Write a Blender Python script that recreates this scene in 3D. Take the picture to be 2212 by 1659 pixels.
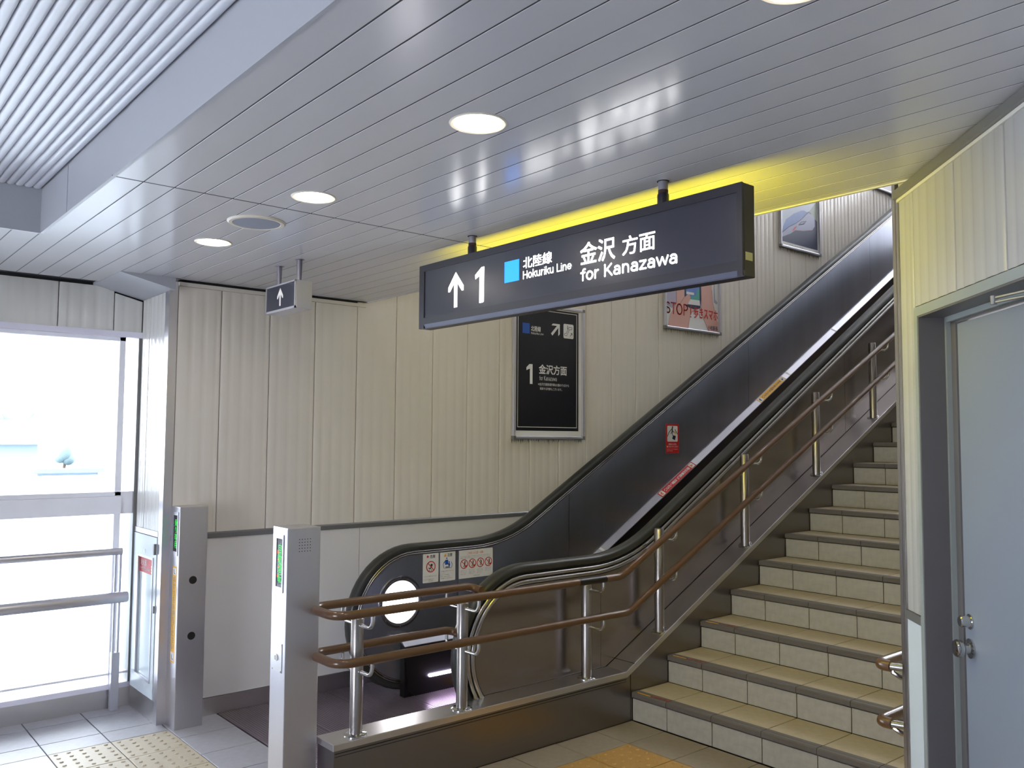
import bpy, math, random
from math import sin, cos, tan, pi, radians, sqrt
from mathutils import Vector, Matrix
random.seed(7)
for o in list(bpy.data.objects): bpy.data.objects.remove(o)
SC = bpy.context.scene
COL = SC.collection

# ---------------------------------------------------------------- camera, world, light, exposure
cam = bpy.data.cameras.new('camera'); camo = bpy.data.objects.new('camera', cam); COL.objects.link(camo)
_f = 1856.76; _yaw, _pit, _rol = radians(-49.8544), radians(3.6503), radians(.3535)
FW = Vector((sin(_yaw)*cos(_pit), cos(_yaw)*cos(_pit), sin(_pit)))
RT = Vector((cos(_yaw), -sin(_yaw), 0)); UP = RT.cross(FW)
R2 = RT*cos(_rol)+UP*sin(_rol); U2 = -RT*sin(_rol)+UP*cos(_rol)
M = Matrix(((R2.x, U2.x, -FW.x, 4.9677), (R2.y, U2.y, -FW.y, -3.5526), (R2.z, U2.z, -FW.z, 1.5911), (0, 0, 0, 1)))
camo.matrix_world = M
cam.sensor_fit = 'HORIZONTAL'; cam.sensor_width = 36.0; cam.lens = _f/2212*36.0
cam.clip_start = .02; cam.clip_end = 300
SC.camera = camo

w = bpy.data.worlds.new('world'); SC.world = w; w.use_nodes = True
wn = w.node_tree.nodes; wl = w.node_tree.links
bg = wn['Background']; bg.inputs['Color'].default_value = (.88, .92, 1.0, 1); bg.inputs['Strength'].default_value = 14.0

SC.view_settings.view_transform = 'Standard'; SC.view_settings.look = 'None'
SC.view_settings.gamma = 1; SC.view_settings.use_curve_mapping = False
SC.view_settings.exposure = 0.20
try: SC.cycles.use_denoising = True; SC.cycles.max_bounces = 7; SC.cycles.diffuse_bounces = 4; SC.cycles.glossy_bounces = 3; SC.cycles.adaptive_threshold = .02; SC.cycles.sample_clamp_indirect = 8
except Exception: pass

LAMP_W = 68.0      # downlight lens emission
TUBE_W = 7.5      # ceiling tube emission over the stairs

# ---------------------------------------------------------------- helpers
def lin(c):
    return tuple(((x/12.92) if x <= .04045 else ((x+.055)/1.055)**2.4) for x in c)
def mat(name, rgb, rough=.5, metal=0.0, coat=0.0, var=0.0, vscale=8.0, bump=0.0, bscale=60.0, emis=None, estr=0.0, stretch=None, spec=.5, aniso=0.0):
    """rgb is sRGB 0..1; a noise modulates colour and relief"""
    m = bpy.data.materials.new(name); m.use_nodes = True
    nt = m.node_tree; n = nt.nodes; l = nt.links; b = n['Principled BSDF']
    c = lin(rgb)
    b.inputs['Base Color'].default_value = (*c, 1); b.inputs['Roughness'].default_value = rough
    b.inputs['Metallic'].default_value = metal; b.inputs['Coat Weight'].default_value = coat
    b.inputs['Coat Roughness'].default_value = .08; b.inputs['Specular IOR Level'].default_value = spec
    b.inputs['Anisotropic'].default_value = aniso
    tc = n.new('ShaderNodeTexCoord'); mp = n.new('ShaderNodeMapping'); l.new(tc.outputs['Object'], mp.inputs['Vector'])
    if stretch: mp.inputs['Scale'].default_value = stretch
    if var:
        nz = n.new('ShaderNodeTexNoise'); nz.inputs['Scale'].default_value = vscale; nz.inputs['Detail'].default_value = 5
        l.new(mp.outputs['Vector'], nz.inputs['Vector'])
        rp = n.new('ShaderNodeMix'); rp.data_type = 'RGBA'
        rp.inputs[6].default_value = (*[x*(1-var) for x in c], 1); rp.inputs[7].default_value = (*[min(1, x*(1+var)) for x in c], 1)
        l.new(nz.outputs['Fac'], rp.inputs[0]); l.new(rp.outputs[2], b.inputs['Base Color'])
    if bump:
        nb = n.new('ShaderNodeTexNoise'); nb.inputs['Scale'].default_value = bscale; nb.inputs['Detail'].default_value = 4
        l.new(mp.outputs['Vector'], nb.inputs['Vector'])
        bp = n.new('ShaderNodeBump'); bp.inputs['Strength'].default_value = bump; bp.inputs['Distance'].default_value = .002
        l.new(nb.outputs['Fac'], bp.inputs['Height']); l.new(bp.outputs['Normal'], b.inputs['Normal'])
    if emis:
        b.inputs['Emission Color'].default_value = (*lin(emis), 1); b.inputs['Emission Strength'].default_value = estr
    return m

def glassmat(name, tint=(1, 1, 1), gloss=.08, rough=.01):
    m = bpy.data.materials.new(name); m.use_nodes = True
    nt = m.node_tree; n = nt.nodes; l = nt.links
    n.remove(n['Principled BSDF'])
    out = n['Material Output']; tr = n.new('ShaderNodeBsdfTransparent'); gl = n.new('ShaderNodeBsdfGlossy'); mx = n.new('ShaderNodeMixShader')
    fr = n.new('ShaderNodeFresnel'); fr.inputs['IOR'].default_value = 1.45
    nz = n.new('ShaderNodeTexNoise'); nz.inputs['Scale'].default_value = 3
    cr = n.new('ShaderNodeMix'); cr.data_type = 'RGBA'
    cr.inputs[6].default_value = (*[t*.97 for t in tint], 1); cr.inputs[7].default_value = (*tint, 1)
    l.new(nz.outputs['Fac'], cr.inputs[0]); l.new(cr.outputs[2], tr.inputs['Color'])
    gl.inputs['Roughness'].default_value = rough
    l.new(fr.outputs[0], mx.inputs[0]); l.new(tr.outputs[0], mx.inputs[1]); l.new(gl.outputs[0], mx.inputs[2]); l.new(mx.outputs[0], out.inputs['Surface'])
    return m

MT = {}
def D(k, *a, **kw): MT[k] = mat(k, *a, **kw)
D('ceiling_paint', (.80, .80, .815), rough=.20, var=.03, vscale=1.5, spec=.6)
D('ceiling_gap_shade', (.22, .22, .25), rough=.6, var=.05)  # dark tone stands in for shade inside the strip joints
D('recess_paint', (.86, .87, .90), rough=.3, var=.03)
D('wall_paint_toned_down', (.665, .665, .67), rough=.26, var=.03, vscale=2.5)  # left wall's paint again, darkened to offset strong light on this wall
D('bulkhead_paint', (.69, .70, .73), rough=.4, var=.03, vscale=2)
D('wall_panel_paint', (.86, .835, .80), rough=.26, var=.04, vscale=2.5, bump=.05, bscale=25)
D('wall_panel_pale', (.85, .845, .83), rough=.24, var=.03, vscale=2.5)
D('dado_board', (.86, .85, .855), rough=.42, var=.03, vscale=2)
D('grey_trim', (.50, .50, .50), rough=.35, metal=.4, var=.06)
D('dark_gap', (.12, .12, .12), rough=.7, var=.1)
D('dirt', (.33, .31, .27), rough=.9, var=.4, vscale=60)
D('stainless', (.82, .81, .83), rough=.36, metal=1.0, var=.06, vscale=3, bump=.05, bscale=90, stretch=(1, 1, .03))
D('stainless_h', (.84, .83, .83), rough=.32, metal=1.0, var=.07, vscale=3, bump=.05, bscale=90, stretch=(1, .03, 1))
D('kerb_steel', (.56, .54, .54), rough=.30, metal=1.0, var=.10, vscale=2.2, bump=.06, bscale=60, stretch=(1, .15, 1))
D('post_steel', (.62, .60, .59), rough=.30, metal=1.0, var=.05)
D('bracket_steel', (.80, .80, .80), rough=.16, metal=1.0, var=.03)
D('skin_steel', (.62, .59, .585), rough=.25, metal=1.0, var=.10, vscale=1.6, stretch=(1, 1, .4))
D('balustrade_panel', (.76, .785, .83), rough=.28, metal=.95, var=.22, vscale=1.3, stretch=(1, 3, .25))
D('moulding_steel', (.72, .71, .71), rough=.22, metal=1.0, var=.06)
D('deck_steel', (.74, .73, .75), rough=.28, metal=1.0, var=.04)
D('rubber', (.20, .205, .205), rough=.30, var=.08, vscale=5)
D('black_skirt', (.055, .05, .06), rough=.35, var=.15)
D('black_gap', (.03, .03, .035), rough=.6, var=.1)
D('step_metal', (.56, .51, .545), rough=.30, metal=.8, var=.12)
D('comb_yellow', (.80, .62, .12), rough=.5, var=.08)
D('rail_brown', (.36, .245, .135), rough=.30, coat=.5, var=.10, vscale=20)
D('tape_black', (.10, .08, .08), rough=.25, var=.1)
D('tile_cream', (.625, .61, .58), rough=.55, var=.20, vscale=28, bump=.12, bscale=150)
D('tile_lamp_toned', (.565, .52, .465), rough=.50, var=.17, vscale=28, bump=.12, bscale=150)  # grey floor tile again, darkened and browned to offset warm lamp light
D('tile_grey', (.645, .64, .665), rough=.50, var=.14, vscale=28, bump=.12, bscale=150)
D('tile_tread', (.70, .65, .55), rough=.55, var=.16, vscale=28, bump=.12, bscale=150)
D('nosing_stone', (.365, .345, .33), rough=.6, var=.14, vscale=60, bump=.15, bscale=120)
D('grout', (.22, .20, .18), rough=.9, var=.15, vscale=20)
D('tactile_yellow', (.69, .54, .29), rough=.55, var=.10, vscale=40)
D('tactile_daylit', (.73, .685, .60), rough=.55, var=.08, vscale=40)  # same tactile block, bluish daylight put into a paler colour
D('sign_black', (.13, .13, .175), rough=.38, var=.06)
D('sign_face', (.185, .19, .24), rough=.30, var=.05)
D('sign_lip', (.36, .37, .45), rough=.35, var=.04)
D('sign_white', (1, 1, 1), emis=(1, 1, 1), estr=5.0, var=.01)
D('sign_blue', (.15, .5, .95), emis=(.12, .52, .98), estr=1.6, var=.01)
D('sign_yellow', (1, .9, 0), emis=(1.0, .93, .03), estr=9.0, var=.01)
D('print_black', (.10, .10, .13), rough=.3, var=.05)
D('print_white', (.88, .88, .88), rough=.4, var=.02)
D('print_blue', (.13, .33, .68), rough=.4, var=.03)
D('print_red', (.76, .13, .13), rough=.4, var=.04)
D('print_orange', (.83, .42, .18), rough=.4, var=.03)
D('maker_print', (.80, .77, .50), rough=.4)
D('print_yellow', (.93, .69, .13), rough=.4, var=.03)
D('print_skin', (.84, .66, .62), rough=.4, var=.04)
D('print_skin_line', (.62, .45, .45), rough=.4, var=.04)
D('print_lilac', (.68, .66, .76), rough=.4, var=.05)
D('print_screen', (.40, .53, .80), rough=.35, var=.10, vscale=6)
D('print_green', (.35, .66, .62), rough=.35, var=.10, vscale=6)
D('print_sky', (.72, .76, .82), rough=.35, var=.05)
D('print_navy', (.17, .20, .32), rough=.35, var=.15, vscale=8)
D('print_train', (.62, .64, .74), rough=.35, var=.07)
D('print_glass_blue', (.45, .54, .75), rough=.35, var=.12, vscale=12)
D('print_olive', (.58, .62, .58), rough=.35, var=.05)
D('print_grey', (.50, .50, .50), rough=.4, var=.05)
D('led_green', (.1, .6, .2), emis=(.10, .85, .25), estr=1.0, var=.01)
D('led_red', (.7, .2, .15), emis=(.85, .25, .2), estr=.8, var=.01)
D('led_off', (.09, .09, .12), rough=.15, var=.05)
D('alu', (.78, .78, .82), rough=.3, metal=.6, var=.03)
D('win_frame', (.95, .95, .98), rough=.35, metal=.0, var=.04)
D('win_head', (.92, .91, .97), rough=.4, var=.03)
D('cabinet_paint', (.80, .84, .87), rough=.25, var=.02)
D('door_grey', (.50, .53, .585), rough=.36, var=.05, vscale=1.5)
D('door_frame', (.56, .59, .59), rough=.35, var=.04)
D('door_reveal', (.37, .36, .37), rough=.4, var=.05)
D('chrome', (.80, .80, .80), rough=.12, metal=1.0, var=.03)
D('lamp_lens', (1, 1, 1), emis=(1.0, .96, .90), estr=LAMP_W, var=.01)
D('lamp_ring', (.88, .86, .80), rough=.4, var=.03)
D('tube_lens', (1, 1, 1), emis=(.95, .98, 1.0), estr=TUBE_W, var=.01)
D('newel_lamp', (1, 1, 1), emis=(1.0, .98, 1.0), estr=9.0, var=.01)
D('skirt_lamp', (1, 1, 1), emis=(.90, .84, 1.0), estr=40.0, var=.01)
D('mesh_grey', (.58, .60, .66), rough=.5, var=.06, vscale=200)
D('pole_metal', (.55, .54, .58), rough=.5, metal=.5, var=.25, vscale=40)
D('pole_rust', (.25, .17, .13), rough=.8, var=.5, vscale=50)
D('concrete', (.78, .79, .80), rough=.8, var=.06, vscale=4)
D('foliage', (.40, .46, .46), rough=.8, var=.3, vscale=4)
D('bark', (.35, .30, .25), rough=.9, var=.3)
D('building_white', (.86, .87, .88), rough=.7, var=.03)
D('building_blue', (.42, .47, .52), rough=.7, var=.05)
MT['glass'] = glassmat('glass', (.95, .98, .99))
MT['frost'] = mat('frosted_pane', (.83, .88, .90), rough=.15, var=.05, vscale=3)

class MB:
    def __init__(s): s.v = []; s.f = []; s.smooth = []
    def add(s, vs, fs, sm=False):
        b = len(s.v); s.v += [tuple(p) for p in vs]; s.f += [tuple(b+i for i in f) for f in fs]; s.smooth += [sm]*len(fs); return s
    def box(s, x0, x1, y0, y1, z0, z1):
        vs = [(x, y, z) for z in (z0, z1) for y in (y0, y1) for x in (x0, x1)]
        return s.add(vs, [(0, 2, 3, 1), (4, 5, 7, 6), (0, 1, 5, 4), (2, 6, 7, 3), (0, 4, 6, 2), (1, 3, 7, 5)])
    def obox(s, c, ax, ay, az):
        c = Vector(c); ax = Vector(ax); ay = Vector(ay); az = Vector(az)
        vs = [c+ax*i+ay*j+az*k for k in (-1, 1) for j in (-1, 1) for i in (-1, 1)]
        return s.add(vs, [(0, 2, 3, 1), (4, 5, 7, 6), (0, 1, 5, 4), (2, 6, 7, 3), (0, 4, 6, 2), (1, 3, 7, 5)])
    def prism(s, pts, off, sm=False):
        """pts: list of 3D points of a planar polygon; off: extrusion vector"""
        off = Vector(off); n = len(pts); a = [Vector(p) for p in pts]; b = [p+off for p in a]
        return s.add(a+b, [tuple(range(n))[::-1], tuple(range(n, 2*n))]+[(i, (i+1) % n, n+(i+1) % n, n+i) for i in range(n)], sm)
    def poly(s, pts): return s.add(pts, [tuple(range(len(pts)))])
    def loft(s, rings, caps=True, closed=True, sm=True):
        n = len(rings[0]); vs = [p for r in rings for p in r]; fs = []
        for k in range(len(rings)-1):
            for i in range(n if closed else n-1):
                j = (i+1) % n; fs.append((k*n+i, k*n+j, (k+1)*n+j, (k+1)*n+i))
        s.add(vs, fs, sm)
        if caps and closed:
            s.add(rings[0], [tuple(range(n))[::-1]]); s.add(rings[-1], [tuple(range(n))])
        return s
    def tube(s, path, r, n=12, caps=True):
        P = [Vector(p) for p in path]; rings = []; ref = None
        for i, p in enumerate(P):
            t = ((P[i+1]-p).normalized() if i == 0 else (p-P[i-1]).normalized() if i == len(P)-1 else ((P[i+1]-p).normalized()+(p-P[i-1]).normalized()).normalized())
            if ref is None:
                ref = Vector((0, 0, 1)) if abs(t.z) < .9 else Vector((1, 0, 0))
                ref = (ref-t*ref.dot(t)).normalized()
            else: ref = (ref-t*ref.dot(t)).normalized()
            b = t.cross(ref); rr = r[i] if isinstance(r, (list, tuple)) else r
            rings.append([p+ref*cos(2*pi*k/n)*rr+b*sin(2*pi*k/n)*rr for k in range(n)])
        return s.loft(rings, caps)
    def lathe(s, c, axis, prof, n=24):
        """prof: list of (radius, height along axis)"""
        c = Vector(c); a = Vector(axis).normalized(); u = a.orthogonal().normalized(); v = a.cross(u); rings = []
        for r, h in prof:
            rings.append([c+a*h+(u*cos(2*pi*k/n)+v*sin(2*pi*k/n))*max(r, 1e-4) for k in range(n)])
        return s.loft(rings, True)
    def ball(s, c, r, nu=12, nv=7, sq=(1, 1, 1)):
        c = Vector(c)
        rings = [[c+Vector((sq[0]*r*sin(pi*j/nv)*cos(2*pi*i/nu), sq[1]*r*sin(pi*j/nv)*sin(2*pi*i/nu), sq[2]*r*cos(pi*j/nv))) for i in range(nu)] for j in range(nv+1)]
        return s.loft(rings, False)

def meshof(mb, name, m, org=(0, 0, 0)):
    me = bpy.data.meshes.new(name)
    me.from_pydata([(v[0]-org[0], v[1]-org[1], v[2]-org[2]) for v in mb.v], [], mb.f); me.update()
    if any(mb.smooth):
        me.polygons.foreach_set('use_smooth', mb.smooth)
        try: me.set_sharp_from_angle(angle=radians(38))
        except Exception: pass
    me.materials.append(MT[m] if isinstance(m, str) else m)
    return me
WORLD = {}
def wloc(o):
    p = Vector(o.location)
    while o.parent: o = o.parent; p += o.location
    return p
def obj(name, mb, m, parent=None, bevel=0, org=None):
    if org is None:
        xs = [v[0] for v in mb.v]; ys = [v[1] for v in mb.v]; zs = [v[2] for v in mb.v]
        org = ((min(xs)+max(xs))/2, (min(ys)+max(ys))/2, min(zs))
    me = meshof(mb, name, m, org)
    o = bpy.data.objects.new(name, me); COL.objects.link(o)
    if parent: o.parent = parent; o.location = Vector(org)-wloc(parent)
    else: o.location = org
    if bevel:
        b = o.modifiers.new('bevel', 'BEVEL'); b.width = bevel; b.segments = 2; b.limit_method = 'ANGLE'; b.angle_limit = radians(40)
    return o
def place(name, me, loc, parent=None, rot=None):
    o = bpy.data.objects.new(name, me); COL.objects.link(o)
    if parent: o.parent = parent; o.location = Vector(loc)-wloc(parent)
    else: o.location = loc
    if rot: o.rotation_euler = rot
    return o
def thing(name, loc, label, cat, group=None):
    o = bpy.data.objects.new(name, None); COL.objects.link(o); o.location = loc; o.empty_display_size = .1
    o['label'] = label; o['category'] = cat
    if group: o['group'] = group
    return o
def tag(o, label, cat, group=None):
    o['label'] = label; o['category'] = cat
    if group: o['group'] = group
    return o
def struct(name, mb=None, m=None, label=None, cat='structure', loc=(0, 0, 0), bevel=0):
    if mb is None:
        o = bpy.data.objects.new(name, None); COL.objects.link(o); o.location = loc
    else: o = obj(name, mb, m, bevel=bevel)
    o['kind'] = 'structure'
    if label: o['label'] = label; o['category'] = cat
    return o
def copytree(o, parent=None):
    c = o.copy(); COL.objects.link(c)
    if parent: c.parent = parent
    for ch in [x for x in o.children]: copytree(ch, c)
    return c

# flat drawing on a plane
class Pl:
    def __init__(s, O, U, V):
        s.O = Vector(O); s.U = Vector(U).normalized(); s.V = Vector(V).normalized(); s.N = s.U.cross(s.V)
    def p(s, u, v, d=0): return s.O+s.U*u+s.V*v+s.N*d
    def poly(s, mb, pts, d0, t=.0006):
        return mb.prism([s.p(u, v, d0) for u, v in pts], s.N*t)
    def rect(s, mb, u0, u1, v0, v1, d0, t=.0006): return s.poly(mb, [(u0, v0), (u1, v0), (u1, v1), (u0, v1)], d0, t)
    def rrect(s, mb, u0, u1, v0, v1, r, d0, t=.0006):
        pts = []
        for cx, cy, a in ((u1-r, v0+r, -90), (u1-r, v1-r, 0), (u0+r, v1-r, 90), (u0+r, v0+r, 180)):
            for k in range(5):
                q = radians(a+k*22.5); pts.append((cx+r*cos(q), cy+r*sin(q)))
        return s.poly(mb, pts, d0, t)
    def disc(s, mb, cu, cv, r, d0, t=.0006, n=20, asp=1.0):
        return s.poly(mb, [(cu+r*asp*cos(2*pi*k/n), cv+r*sin(2*pi*k/n)) for k in range(n)], d0, t)
    def ring(s, mb, cu, cv, r, w, d0, t=.0006, n=24):
        for k in range(n):
            a, b = 2*pi*k/n, 2*pi*(k+1)/n
            s.poly(mb, [(cu+r*cos(a), cv+r*sin(a)), (cu+r*cos(b), cv+r*sin(b)), (cu+(r-w)*cos(b), cv+(r-w)*sin(b)), (cu+(r-w)*cos(a), cv+(r-w)*sin(a))], d0, t)
    def line(s, mb, pts, w, d0, t=.0006):
        for (a, b), (c, e) in zip(pts, pts[1:]):
            L = math.hypot(c-a, e-b) or 1e-9; nx, ny = -(e-b)/L*w/2, (c-a)/L*w/2
            s.poly(mb, [(a+nx, b+ny), (a-nx, b-ny), (c-nx, e-ny), (c+nx, e+ny)], d0, t)
    def text(s, mb, body, u0, u1, v0, v1, d0, bold=0.0, vertical=False, spread=1.0):
        if all(ord(c) < 128 for c in body): return s.latin(mb, body, u0, u1, v0, v1, d0, .10 if bold > .013 else .088)
        vs, fs = textmesh(body, 0.0, vertical)
        xs = [p[0] for p in vs]; ys = [p[1] for p in vs]
        a, b, c, e = min(xs)-bold/2, max(xs)+bold/2, min(ys)-bold/2, max(ys)+bold/2
        sh = [(0, 0)] if not bold else [(-bold/2, -bold/2), (bold/2, -bold/2), (-bold/2, bold/2), (bold/2, bold/2)]
        for k, (sx, sy) in enumerate(sh):
            mb.add([s.p(u0+(x+sx-a)/(b-a)*(u1-u0), v0+(y+sy-c)/(e-c)*(v1-v0), d0+k*.00002) for x, y in vs], fs)
    def latin(s, mb, body, u0, u1, v0, v1, d0, wt):
        x = 0; L = []
        for ch in body:
            if ch == ' ': x += .28; continue
            adv, st = GL.get(ch, GL['o'])
            L += [[(px+x, py) for px, py in pl_] for pl_ in st]; x += adv
        xs = [p[0] for q_ in L for p in q_]; ys = [p[1] for q_ in L for p in q_]
        a, b, c, e = min(xs)-wt/2, max(xs)+wt/2, min(ys)-wt/2, max(ys)+wt/2
        fx, fy = (u1-u0)/(b-a), (v1-v0)/(e-c)
        for q_ in L:
            pts = [(u0+(px-a)*fx, v0+(py-c)*fy) for px, py in q_]
            wq = wt*(fx+fy)/2
            if len(pts) > 1: s.line(mb, pts, wq, d0, .0002)
            for p in pts: mb.poly([s.p(p[0]+wq/2*cos(pi*k/4), p[1]+wq/2*sin(pi*k/4), d0+.0002) for k in range(8)])
def _A(cx, cy, rx, ry, a0, a1, n=9): return [(cx+rx*cos(radians(a0+(a1-a0)*k/n)), cy+ry*sin(radians(a0+(a1-a0)*k/n))) for k in range(n+1)]
GL = {
 'f': (.36, [_A(.30, .58, .13, .14, 75, 180)+[(.17, 0)], [(.03, .50), (.32, .50)]]),
 'o': (.56, [_A(.28, .26, .20, .25, 0, 360, 16)]),
 'r': (.38, [[(.10, .52), (.10, 0)], _A(.28, .30, .18, .20, 180, 80, 5)]),
 'K': (.62, [[(.10, .73), (.10, 0)], [(.52, .73), (.12, .30)], [(.24, .42), (.56, 0)]]),
 'a': (.55, [[(.44, 0), (.44, .33)]+_A(.27, .34, .17, .17, 0, 145, 6), _A(.25, .155, .17, .145, 0, 360, 14)]),
 'n': (.55, [[(.10, .52), (.10, 0)], _A(.27, .31, .17, .20, 180, 0)+[(.44, 0)]]),
 'z': (.48, [[(.06, .50), (.42, .50), (.06, .02), (.43, .02)]]),
 'w': (.73, [[(.04, .52), (.20, .02), (.365, .48), (.53, .02), (.69, .52)]]),
 'H': (.68, [[(.10, .73), (.10, 0)], [(.57, .73), (.57, 0)], [(.10, .38), (.57, .38)]]),
 'k': (.49, [[(.10, .75), (.10, 0)], [(.42, .52), (.11, .20)], [(.20, .30), (.46, 0)]]),
 'u': (.56, [[(.10, .52), (.10, .20)]+_A(.27, .20, .17, .19, 180, 360), [(.44, .52), (.44, 0)]]),
 'i': (.20, [[(.10, .52), (.10, 0)], [(.10, .70)]]),
 'L': (.50, [[(.10, .73), (.10, .02), (.47, .02)]]),
 'e': (.55, [[(.09, .27), (.47, .27)]+_A(.28, .27, .20, .24, 0, 320, 12)]),
 'S': (.58, [_A(.28, .55, .18, .17, 35, 270)+_A(.28, .19, .20, .18, 90, -145)]),
 'T': (.56, [[(.03, .73), (.54, .73)], [(.285, .73), (.285, 0)]]),
 'O': (.76, [_A(.37, .365, .28, .355, 0, 360, 18)]),
 'P': (.58, [[(.10, 0), (.10, .73), (.30, .73)]+_A(.30, .54, .19, .19, 90, -90)+[(.10, .35)]]),
 'F': (.52, [[(.10, 0), (.10, .73), (.46, .73)], [(.10, .40), (.40, .40)]]),
 'E': (.55, [[(.47, .73), (.10, .73), (.10, .02), (.48, .02)], [(.10, .39), (.42, .39)]]),
 'x': (.48, [[(.05, .52), (.43, 0)], [(.43, .52), (.05, 0)]]),
 't': (.36, [[(.16, .68), (.16, .10), (.30, .02)], [(.03, .50), (.30, .50)]]),
 'g': (.56, [_A(.26, .28, .18, .23, 0, 360, 12), [(.45, .52), (.45, -.08), (.30, -.20), (.12, -.15)]]),
 's': (.46, [_A(.23, .39, .14, .12, 35, 270, 6)+_A(.23, .13, .15, .13, 90, -145, 6)]),
 'h': (.55, [[(.10, .75), (.10, 0)], _A(.27, .31, .17, .20, 180, 0)+[(.44, 0)]]),
 'l': (.20, [[(.10, .75), (.10, 0)]]), 'd': (.56, [_A(.26, .26, .18, .25, 0, 360, 12), [(.45, .75), (.45, 0)]]),
 'm': (.83, [[(.10, .52), (.10, 0)], _A(.25, .33, .15, .18, 180, 0, 6)+[(.40, 0)], _A(.56, .33, .16, .18, 180, 0, 6)+[(.72, 0)]]),
 'y': (.50, [[(.04, .52), (.25, .02)], [(.46, .52), (.18, -.20)]]),
}
_tc = {}
def textmesh(body, bold=0.0, vertical=False):
    key = (body, bold, vertical)
    if key in _tc: return _tc[key]
    c = bpy.data.curves.new('txt', 'FONT'); c.body = '\n'.join(body) if vertical else body
    c.offset = bold; c.resolution_u = 3
    if vertical: c.align_x = 'CENTER'; c.space_line = .92
    o = bpy.data.objects.new('txt', c); COL.objects.link(o)
    dg = bpy.context.evaluated_depsgraph_get(); me = bpy.data.meshes.new_from_object(o.evaluated_get(dg))
    r = ([(v.co.x, v.co.y) for v in me.vertices], [tuple(p.vertices) for p in me.polygons])
    bpy.data.objects.remove(o); bpy.data.curves.remove(c); bpy.data.meshes.remove(me)
    _tc[key] = r; return r

# ---------------------------------------------------------------- main dimensions
H = 2.4888; XK0, XK1 = 1.444, 1.598        # kerb / stringer
Y0, TR, RI = .2018, .3152, .158            # stairs
CE = -.644                                 # ceiling edge
DK = 2.9992                                # diagonal wall: x + y = DK
YW = -1.914; XW = -.48
SLOPE = RI/TR
NST = 30
YTOP = Y0+NST*TR; ZTOP = NST*RI

# ---------------------------------------------------------------- floor
floor = struct('floor', MB().box(-.55, 9.0, -9.3, .30, -.12, -.012), 'grout')
tm_cache = {}
def tile(parent, name, x0, x1, y0, y1, m, z=0.0, h=.012, g=.0025, dots=False):
    w_, d_ = round(x1-x0, 4), round(y1-y0, 4)
    key = (w_, d_, m, dots, h)
    if key not in tm_cache:
        b = MB(); e = .0015
        a0, a1, b0, b1 = -w_/2+g, w_/2-g, -d_/2+g, d_/2-g
        vs = [(a0, b0, -h), (a1, b0, -h), (a1, b1, -h), (a0, b1, -h), (a0, b0, -e), (a1, b0, -e), (a1, b1, -e), (a0, b1, -e),
              (a0+e, b0+e, 0), (a1-e, b0+e, 0), (a1-e, b1-e, 0), (a0+e, b1-e, 0)]
        b.add(vs, [(3, 2, 1, 0), (8, 9, 10, 11)]+[(i, (i+1) % 4, 4+(i+1) % 4, 4+i) for i in range(4)]+[(4+i, 4+(i+1) % 4, 8+(i+1) % 4, 8+i) for i in range(4)])
        if dots:
            nx, ny = 5, 5
            for i in range(nx):
                for j in range(ny):
                    cx = a0+(i+.5)*(a1-a0)/nx; cy = b0+(j+.5)*(b1-b0)/ny
                    rings = [[(cx+r*cos(2*pi*k/8), cy+r*sin(2*pi*k/8), zz) for k in range(8)] for r, zz in ((.0115, -.0005), (.0085, .0038), (.005, .005))]
                    b.loft(rings, True)
        tm_cache[key] = meshof(b, name, m)
    dz = random.uniform(-.0004, .0004) if h > .005 else 0
    return place(name, tm_cache[key], ((x0+x1)/2, (y0+y1)/2, z+dz), parent)

ylines = [-.10-.2975*k for k in range(13)]
def rows(y_hi_i, y_lo_i): return [(ylines[i+1], ylines[i]) for i in range(y_hi_i, y_lo_i)]
def inroom(x0, x1, y0, y1): return x0+y0 < DK-.02
# right zone, in front of the stairs
xr = [XK1, 1.837]+[1.837+.2975*k for k in range(1, 8)]
def addtile(x0, x1, y0, y1, m, name='floor_tile', dots=False):
    if not inroom(x0, x1, y0, y1): return
    tile(floor, name, x0, x1, y0, y1, m, dots=dots)
for (a, b) in [(ylines[0], Y0-.008)]:
    for x0, x1 in zip(xr, xr[1:]): addtile(x0, x1, a, b, 'tile_lamp_toned')
for i in range(0, 6):
    for x0, x1 in zip(xr, xr[1:]):
        dt = i in (0, 1) and x0 > 1.8 and x0 < 3.1
        addtile(x0, x1, ylines[i+1], ylines[i], 'tactile_yellow' if dt else 'tile_lamp_toned', 'tactile_tile' if dt else 'floor_tile', dt)
# strip between hall and escalator plate
xl = [0.0, .28, .585, .885, 1.185, XK1-.0]
for x0, x1 in zip(xl, xl[1:]): addtile(x0, x1, ylines[6], -1.578, 'tile_grey')
xh = [-.50, -.36, -.06, .114, .4115, .709, 1.0065, 1.304, XK1]+xr[1:]
for i in range(6, 12):
    for x0, x1 in zip(xh, xh[1:]):
        dt = i in (6, 7) and .1 < x0 < 1.2
        addtile(x0, x1, ylines[i+1], ylines[i], 'tactile_daylit' if dt else 'tile_grey', 'tactile_tile' if dt else 'floor_tile', dt)
# rest of the hall floor behind the camera, too far off view to lay singly
obj('floor_finish', MB().box(-.50, 9.0, -9.2, ylines[12]-.002, -.012, 0), 'tile_grey', floor)
obj('floor_finish', MB().box(4.0, 9.0, ylines[12]+.002, -.2, -.012, 0), 'tile_grey', floor)

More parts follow.
